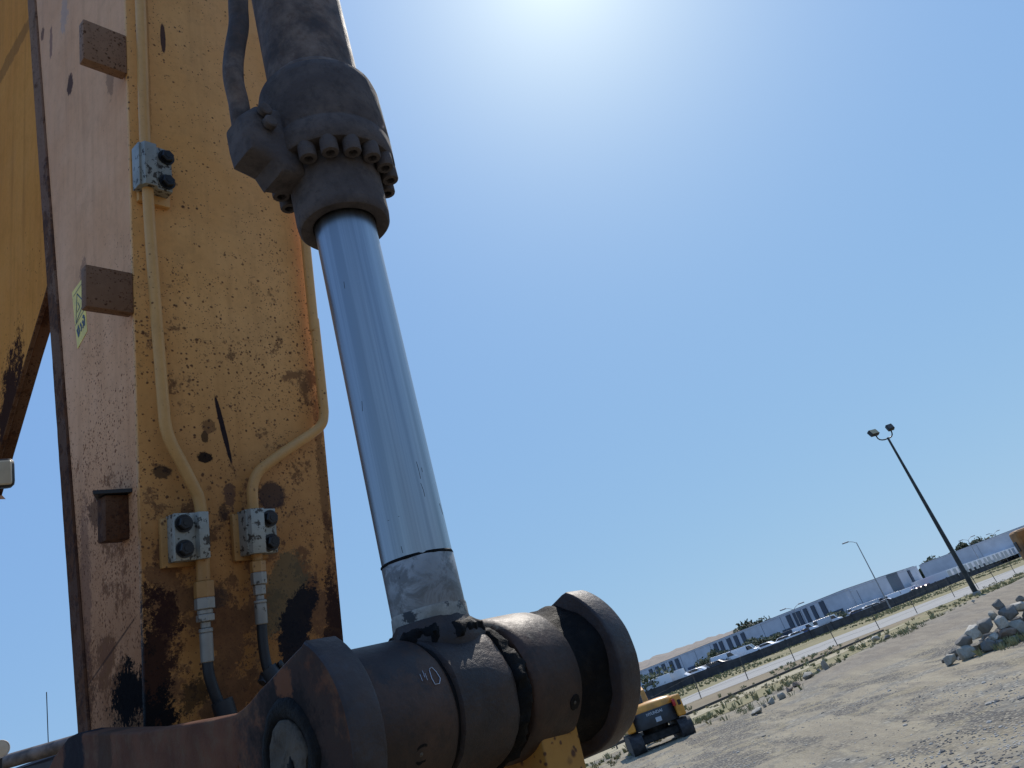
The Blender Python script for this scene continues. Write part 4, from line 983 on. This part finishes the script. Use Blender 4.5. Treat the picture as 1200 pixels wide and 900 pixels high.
# ================================================================ DARK WALL, FENCE, POLES
wp = [(40, 99, 1.6), (101.7, 95.8, 1.55), (126, 90, 1.5), (165, 92, 1.7), (200, 94, 1.9), (270, 101, 2.2), (336, 110, 2.5), (500, 130, 2.5)]
wl = empty('wall', Matrix.Identity(4), 'long low dark wall running beyond the road, cars parked behind it', 'wall')
M['wall'] = flat('dark_wall', (.035, .038, .045), .8, var=.25, sc=.6)
for (a, b) in zip(wp, wp[1:]):
    n_ = max(1, int((b[0] - a[0]) / 9))
    for k in range(n_):
        u0, v0, h0 = [a[i] + (b[i] - a[i]) * k / n_ for i in range(3)]; u1, v1, h1 = [a[i] + (b[i] - a[i]) * (k + 1) / n_ for i in range(3)]
        p, q = uv(u0, v0), uv(u1, v1); d = (q - p).normalized(); nn = Vector((-d.y, d.x, 0)) * .12; L = (q - p).length
        bm = bmesh.new(); vs = []
        for (pt, hh) in ((p + d * .04, h0), (q - d * .04, h1)):
            for s_ in (-1, 1): vs += [bm.verts.new(pt + nn * s_), bm.verts.new(pt + nn * s_ + Vector((0, 0, hh)))]
        for idx in ((0, 4, 5, 1), (2, 3, 7, 6), (1, 5, 7, 3), (0, 1, 3, 2), (4, 6, 7, 5), (0, 2, 6, 4)): bm.faces.new([vs[i] for i in idx])
        obj('panel', bm, M['wall'], wl, 0)
        bm = bmesh.new(); box(bm, -.16, .16, -.16, .16, 0, h0 + .12, .01, 1, 0, Matrix.Translation(p)); obj('post', bm, M['wall'], wl, 0)
fpx = [(680, 893), (724, 878), (774, 842), (822, 819), (877, 797), (932, 775), (982, 757), (1031, 737.5), (1075, 719), (1119, 700), (1147, 690), (1168, 682), (1190, 672)]
fence = empty('fence', Matrix.Identity(4), 'thin wire fence on leaning metal posts along the near side of the road', 'fence')
M['post'] = flat('weathered_fence_post', (.10, .095, .085), .7, .3)
tops = []
for i, (x, y) in enumerate(fpx):
    b = gr(x, y); b.z = 0; h = 1.75 + .25 * math.sin(i * 2.3); tpt = b + Vector((.08 * math.sin(i * 5), .08 * math.cos(i * 3), h)); tops.append((b, tpt))
    bm = bmesh.new(); tube(bm, [b - Vector((0, 0, .1)), tpt], .04, 8); lathe(bm, [(.075, 0), (.04, .06)], Matrix.Translation(tpt), 8); obj('post', bm, M['post'], fence)
bm = bmesh.new()
for (b0, t0), (b1, t1) in zip(tops, tops[1:]):
    for k in (.25, .6, .97): tube(bm, [b0.lerp(t0, k), b1.lerp(t1, k)], .007, 4, cap=False)
obj('wire', bm, M['post'], fence)
M['pole'] = flat('dark_steel_pole', (.04, .045, .045), .5, .5, var=.2, sc=2); M['polel'] = flat('pale_light_pole', (.30, .31, .32), .5, .3)
M['lampface'] = flat('amber_lamp_glass', (.45, .36, .18), .3)
bpos = gr(1145, 697); bpos.z = 0
t = empty('light_pole', Matrix.Translation(bpos), 'tall dark light pole with two floodlights, at the right near the rocks', 'light pole')
bm = bmesh.new(); tube(bm, [(0, 0, 0), (0, 0, 1), (0, 0, 16)], .2, 16, [.24, .23, .10]); obj('pole', bm, M['pole'], t)
bm = bmesh.new(); lathe(bm, [(.4, -.1), (.4, .25), (.36, .28)], None, 24); obj('concrete_base', bm, M['road'], t)
ad = Vector((RT.x, RT.y, 0)).normalized()
bm = bmesh.new(); tube(bm, [-ad * 1.0 + Vector((0, 0, 16.55)), -ad * .95 + Vector((0, 0, 16.1)), -ad * .55 + Vector((0, 0, 15.9)), Vector((0, 0, 15.9)), ad * .4 + Vector((0, 0, 15.95)), ad * .65 + Vector((0, 0, 16.2)), ad * .7 + Vector((0, 0, 16.7))], .065, 8, smooth=1); obj('bracket_arm', bm, M['pole'], t)
for s_, mm in ((-1.15, 'lampface'), (.7, 'post')):
    mt = Matrix.Translation(ad * s_ + Vector((0, -.1, 16.85))) @ Matrix.Rotation(R(25) * (1 if s_ < 0 else .2), 4, 'Z') @ Matrix.Rotation(R(-25), 4, 'X')
    bm = bmesh.new(); box(bm, -.5 if s_ < 0 else -.32, .5 if s_ < 0 else .32, -.2, .2, -.32, .32, .08, 2, 0, mt); f = obj('floodlight', bm, M['pole'], t)
    bm = bmesh.new(); box(bm, -.42 if s_ < 0 else -.25, .42 if s_ < 0 else .25, -.23, -.19, -.26, .26, .01, 1, 0, mt); obj('lens', bm, M[mm], f)
def street_light(px, pyb, pxt, pyt, V, label, two=False, thick=.11):
    b = vpick(px, pyb, V); b.z = 0
    best = min((abs(((CAM + 0 * CAM)).x) if False else (lambda q: abs(450 - FPX * (q - CAM).dot(UP) / (q - CAM).dot(F) - pyt))(b + Vector((0, 0, h / 10))), h / 10) for h in range(30, 260))
    h = best[1]; t = empty('street_light', Matrix.Translation(b), label, 'street light')
    bm = bmesh.new(); tube(bm, [(0, 0, 0), (0, 0, h)], .1, 10, [thick, thick * .6]); obj('pole', bm, M['polel'], t)
    for s_ in ((-1, 1) if two else (-1,)):
        bm = bmesh.new(); tube(bm, [Vector((0, 0, h - .1)), ad * .9 * s_ + Vector((0, 0, h + .5)), ad * 1.9 * s_ + Vector((0, 0, h + .75))], .06, 8, smooth=1); obj('bracket_arm', bm, M['polel'], t)
        bm = bmesh.new(); box(bm, -.75, .75, -.28, .28, -.12, .14, .08, 2, 0, Matrix.Translation(ad * 2.4 * s_ + Vector((0, 0, h + .72))) @ Matrix.Rotation(math.atan2(ad.y, ad.x), 4, 'Z')); obj('lamp_head', bm, M['polel'], t)
street_light(1040, 706, 1003.5, 636, 88, 'thin pale street light with one curved arm, left of the tall pole', False, .16)
street_light(941, 738, 922, 714, 108, 'small distant double-arm light against the sky above the pale warehouse', True)
street_light(1147, 655, 1134, 633, 112, 'small distant double-arm light before the long warehouse', True, .16)
street_light(1176, 645, 1165.5, 626, 125, 'farthest double-arm light over the long warehouse roof, near the right edge', True, .16)

# ================================================================ WAREHOUSES
M['panel'] = flat('pale_concrete_panel', (.52, .54, .57), .8, var=.06, sc=.3); M['panel2'] = flat('white_metal_cladding', (.66, .68, .71), .6, var=.05, sc=.3)
M['pilaster'] = flat('dark_joint_grey', (.07, .085, .11), .7); M['bluedark'] = flat('dark_blue_dock_panel', (.06, .085, .15), .7); M['greybox'] = flat('slate_grey_cladding', (.15, .18, .20), .7)
M['roofm'] = flat('brown_roof', (.2, .17, .15), .8)
def warehouse(p, q, h, depth, label, wallm, joints=(), blue=(), doors=(), parapet=.0, bay=0):
    d = (q - p); L = d.length; d.normalize(); mt = Matrix(((d.x, -d.y, 0, p.x), (d.y, d.x, 0, p.y), (0, 0, 1, 0), (0, 0, 0, 1)))
    t = empty('warehouse', mt, label, 'warehouse')
    bm = bmesh.new(); box(bm, 0, L, 0, depth, -.2, h); obj('wall', bm, wallm, t, 0)
    bm = bmesh.new(); box(bm, -.1, L + .1, -.1, depth + .1, h + .002, h + .35); obj('parapet', bm, wallm, t, 0)
    bm = bmesh.new(); box(bm, .5, L - .5, .5, depth - .5, h + .352, h + .5); obj('roof', bm, M['roofm'], t, 0)
    for (a, w, z0, z1) in joints: bm = bmesh.new(); box(bm, a * L - w / 2, a * L + w / 2, -.35, -.003, z0 * h, z1 * h); obj('pilaster', bm, M['pilaster'], t, 0)
    for (a, b, z0, z1) in blue: bm = bmesh.new(); box(bm, a * L, b * L, -.9, -.36, z0 * h, z1 * h); obj('dock_block', bm, M['bluedark'], t, 0)  # solid dark blue boxes against the foot of the wall
    for (a, w, z1) in doors: bm = bmesh.new(); box(bm, a * L - w / 2, a * L + w / 2, -.25, -.003, 0, z1 * h); obj('loading_door', bm, M['pilaster'], t, 0)
    if bay:
        n_ = int(L / bay)
        for k in range(1, n_): bm = bmesh.new(); box(bm, k * L / n_ - .05, k * L / n_ + .05, -.06, -.003, .02, h - .02); obj('panel_joint', bm, M['greybox'], t, 0)
    return t
g1 = gr(730, 796, 7.5); g2 = gr(1033, 680.5, 7.5)
def zp(px, py, h): p = gr(px, py, h); p.z = 0; return p
PA, PB = zp(700, 807.5, 7.5), zp(990, 692.5, 7.5)
def fr(px):   # fraction along the first facade for a pixel column at roof level
    v = ray(px, 715 - .364 * (px - 1000)); d = PB - PA; k = (CAM.x * v.y - CAM.y * v.x - PA.x * v.y + PA.y * v.x) / (d.x * v.y - d.y * v.x); return k
jt = [(fr(x), 2.0, .30, .96) for x in (768, 775.5, 783, 792, 799)] + [(fr(x), 1.7, .45, .96) for x in (845, 851.5, 861, 869, 877.5)] + [(fr(x), 1.7, .1, .95) for x in (932, 940)] + [(fr(x), 1.3, .4, .95) for x in (944, 952, 961)] + [(fr(972), 1.7, .15, .97)]
warehouse(PA, PB, 7.5, 17, 'long pale warehouse with dark vertical joints and blue docks, left of the light pole', M['panel'], jt,
    [(fr(a), fr(b), .02, z) for a, b, z in ((787, 803, .5), (809, 823, .42), (856, 872, .5), (884, 898, .46))], [(fr(x), 4, .5) for x in (836, 852, 910, 925, 984)], bay=9)
PC = zp(990.5, 692.3, 7.5); PD = zp(1034, 678.5, 7.0)
p1, p2 = vpick(991.5, 693, 110), vpick(1033.5, 685, 110); p1.z = p2.z = 0; p1 = p1 + D * 2.2
warehouse(p1, p2, 6.9, 5, 'pale warehouse bay with dark joints right behind the white vans', M['panel'], [(.16, .9, .05, .97), (.45, .5, .3, .97), (.52, .4, .4, .95), (.62, .5, .4, .95), (.80, .9, .1, .97)], [], [(.3, 2.4, .55), (.72, 2.2, .5)], bay=5)
p1, p2 = vpick(1034, 680, 108), vpick(1051, 671.5, 108); p1.z = p2.z = 0
warehouse(p1, p2, 7.6, 30, 'slate grey box building between the pale warehouses', M['greybox'], [], [(.05, .95, .02, .4)])
p1, p2 = vpick(1053, 680, 110), vpick(1078, 671.5, 110); p1.z = p2.z = 0
warehouse(p1, p2, 7.7, 30, 'narrow pale building with one dark slanting joint, beside the grey box building', M['panel'], [(.55, 1.2, .02, .97)], [], [(.25, 2.4, .3), (.42, 2.4, .3)])
p1, p2 = zp(1078.5, 665.5, 8.2), zp(1215, 610.5, 9.2)
warehouse(p1, p2, 8.9, 80, 'very long pale grey warehouse reaching the right edge, behind the white trailers', M['panel'], [], [], [(.22, 14, .3), (.55, 16, .3)], bay=14)
for (a, b, py0) in ((1090, 1110, 668), (1145, 1166, 645)): pass

# ================================================================ VEHICLES FAR AWAY
M['white'] = flat('white_vehicle_paint', (.78, .79, .80), .3, var=.03); M['silverc'] = flat('silver_vehicle_paint', (.45, .46, .48), .3, .3, var=.03); M['redc'] = flat('red_vehicle_paint', (.40, .03, .025), .35, var=.04); M['darkc'] = flat('dark_vehicle_paint', (.03, .035, .05), .3, var=.03)
M['bluec'] = flat('blue_vehicle_paint', (.04, .08, .2), .35, var=.04)
meshes = {}
def car_meshes(kind):
    if kind in meshes: return meshes[kind]
    van = kind == 'van'
    lo = [(-2.2, .35), (2.2, .35), (2.25, .62), (2.1, .88), (1.1, 1.0), (.45, 1.48), (-1.35, 1.5), (-2.1, 1.02), (-2.25, .8)] if not van else [(-2.6, .4), (2.6, .4), (2.65, .8), (2.5, 1.15), (1.9, 1.3), (1.3, 2.2), (-2.55, 2.25), (-2.65, 1.2)]
    w = .88 if not van else .98
    bm = bmesh.new(); prism(bm, lo, 0, -w, w, .07, 2); me = bpy.data.meshes.new('body'); bmesh.ops.recalc_face_normals(bm, faces=bm.faces); bm.to_mesh(me); bm.free()
    for p in me.polygons: p.use_smooth = True
    me.set_sharp_from_angle(angle=R(35))
    gl = [(1.02, 1.03), (.45, 1.42), (-1.32, 1.43), (-1.95, 1.03)] if not van else [(1.85, 1.35), (1.3, 2.05), (.5, 2.05), (.5, 1.35)]
    bm = bmesh.new(); prism(bm, gl, 0, -w - .008, w + .008); g = bpy.data.meshes.new('window'); bm.to_mesh(g); bm.free(); g.materials.append(M['glass'])
    ws = (.6 if not van else .75)
    bm = bmesh.new()
    a, b = (Vector((0, 1.0, 1.02)), Vector((0, .42, 1.47))) if not van else (Vector((0, 1.87, 1.32)), Vector((0, 1.32, 2.15)))
    n_ = Vector((0, b.z - a.z, a.y - b.y)).normalized() * .02
    bm.faces.new([bm.verts.new(v) for v in (a + n_ + Vector((-ws, 0, 0)), a + n_ + Vector((ws, 0, 0)), b + n_ + Vector((ws * .9, 0, 0)), b + n_ + Vector((-ws * .9, 0, 0)))])
    s = bpy.data.meshes.new('windscreen'); bm.to_mesh(s); bm.free(); s.materials.append(M['glass'])
    bm = bmesh.new(); lathe(bm, [(.2, -.11), (.33, -.10), (.33, .10), (.2, .11)], AX, 16); wh = bpy.data.meshes.new('wheel'); bm.to_mesh(wh); bm.free(); wh.materials.append(M['rubber'])
    meshes[kind] = (me, g, s, wh); return meshes[kind]
bodyc_ = {}
def car(p, ang, kind, mat_, label, group):
    me, g, s, wh = car_meshes(kind)
    t = empty('parked_van' if kind == 'van' else 'parked_car', heading(p, ang), label, 'van' if kind == 'van' else 'car', group)
    key = (kind, mat_)
    if key not in bodyc_: k = me.copy(); k.materials.append(M[mat_]); bodyc_[key] = k
    link_obj('body', bodyc_[key], None, t); link_obj('window', g, None, t); link_obj('windscreen', s, None, t)
    for x in (-.8, .8):
        for y in (-1.35, 1.35): o = link_obj('wheel', wh, None, t); o.location = (x, y * (1.1 if kind == 'van' else 1), .33)
    return t
NA = math.atan2(D.y, D.x)
def cols(x0, x1, V, step):
    a = vpick(x0, 715 - .364 * (x0 - 1000), V); b = vpick(x1, 715 - .364 * (x1 - 1000), V); n_ = max(1, round(((b - a).length) / step)); return [Vector((*(a.lerp(b, k / n_)).xy, 0)) for k in range(n_ + 1)]
rs = random.Random(77)
G1 = 'white cars parked behind the dark wall'; G2 = 'white vans parked behind the dark wall'
raised = .55
ORD = 'first second third fourth fifth sixth seventh eighth ninth tenth eleventh twelfth thirteenth fourteenth fifteenth sixteenth seventeenth eighteenth nineteenth twentieth twenty-first twenty-second twenty-third twenty-fourth'.split()
def put(x0, x1, V, step, kind, mat_, lab, grp, z=.55):
    step = step * 1.5
    for qi, p in enumerate(cols(x0, x1, V, step)):
        cc = mat_; lb = lab
        if mat_ == 'white' and rs.random() < .28: cc = rs.choice(('silverc', 'darkc', 'silverc', 'bluec')); lb = lab.replace('white ', {'silverc': 'silver ', 'darkc': 'dark ', 'bluec': 'blue '}[cc], 1)
        car(Vector((p.x + rs.uniform(-.3, .3), p.y + rs.uniform(-.3, .3), .75)), NA + R(35) + rs.uniform(-.5, .5) + PI * rs.choice((0, 1)), kind, cc, ORD[qi] + ' from the left: ' + lb, grp.replace('white ', ''))
put(769, 784, 98.5, 3.1, 'van', 'white', 'white van parked at the far left end behind the dark wall', 'white vans at the far left end')
put(795, 807, 97.5, 3.1, 'car', 'white', 'white car in the short row right of the wide green bush', 'white vans right of the wide bush')
put(813, 841, 97, 3.1, 'car', 'white', 'white car in the row before the warehouse with blue docks', 'white vans before the blue docks')
put(820, 840, 104, 3.1, 'car', 'silverc', 'silver car in the second row before the blue docks', 'silver cars before the blue docks')
put(848, 872, 97, 3.1, 'van', 'white', 'white van in the row right of the tall dark bush', 'white vans right of the tall bush')
put(860, 884, 103, 3.1, 'car', 'silverc', 'silver car in the second row right of the tall dark bush', 'silver cars right of the tall bush')
put(898, 940, 98, 3.1, 'car', 'white', 'white car in the long row left of the light olive bush', 'white vans left of the olive bush')
put(905, 940, 105, 3.1, 'van', 'white', 'white van in the second row left of the light olive bush', 'second row of white vans left of the olive bush')
put(944, 972, 98, 3.1, 'van', 'white', 'white van close to the light olive bush', 'white vans beside the olive bush')
put(985, 1035, 100, 3.2, 'car', 'white', 'white car in the row under the street light', 'white vans under the street light')
put(1000, 1035, 107, 3.2, 'van', 'silverc', 'silver van in the second row under the street light', 'silver vans under the street light')
car(base_at(816, 95.7 + 2), NA, 'car', 'darkc', 'dark blue car parked alone between white vans', None)
for i, px in enumerate((1072, 1077, 1083)): car(base_at(px, 104), NA + R(90), 'car', 'redc', ('red car leftmost of three near the narrow pale building', 'red car in the middle of three near the narrow pale building', 'red car rightmost of three near the narrow pale building')[i], 'red cars near the narrow building')
for i, (px, V, kd, dg) in enumerate(((1043, 103, 'van', 20), (1049, 105, 'van', 95), (1055, 103, 'van', 60), (1060, 106, 'van', 80), (1066, 104, 'car', 30), (1069, 107, 'van', 100))):
    car(base_at(px, V), NA + R(dg), kd, 'white', ORD[i] + ' from the left in the white cluster beside the slate grey box building', 'white vehicles by the grey box building')
trm = None
a = vpick(1092, 680, 103); b = vpick(1200, 636, 113); a.z = b.z = .15
nT = 22
for k in range(nT + 1):
    p = a.lerp(b, k / nT); ang = NA + R(3) * math.sin(k * 3)
    t = empty('trailer', heading(p, ang), 'white box trailer, ' + ORD[k] + ' from the left in the row before the long warehouse', 'trailer', 'white trailers before the long warehouse')
    if trm is None:
        bm = bmesh.new(); box(bm, -1.25, 1.25, -5.5, 5.5, 1.25, 3.75, .04, 1); o1 = obj('box_body', bm, M['white'], t)
        bm = bmesh.new(); box(bm, -1.1, 1.1, -5.53, -5.505, 1.45, 3.4); o2 = obj('rear_door', bm, M['silverc'], t)
        bm = bmesh.new(); box(bm, -.5, .5, -5, 4.6, .9, 1.2); box(bm, -.7, -.5, 2.8, 3.0, 0, 1.2); box(bm, .5, .7, 2.8, 3.0, 0, 1.2); o3 = obj('chassis', bm, M['track'], t)
        bm = bmesh.new(); lathe(bm, [(.3, -.15), (.5, -.14), (.5, .14), (.3, .15)], AX, 16); o4 = obj('wheel', bm, M['rubber'], t); trm = [o1.data, o2.data, o3.data, o4.data]; o4.location = (-1, -4, .5)
    else:
        for nm, me in zip(('box_body', 'rear_door', 'chassis'), trm): link_obj(nm, me, None, t)
        o = link_obj('wheel', trm[3], None, t); o.location = (-1, -4, .5)
    o = link_obj('wheel', trm[3], None, t); o.location = (1, -4, .5)
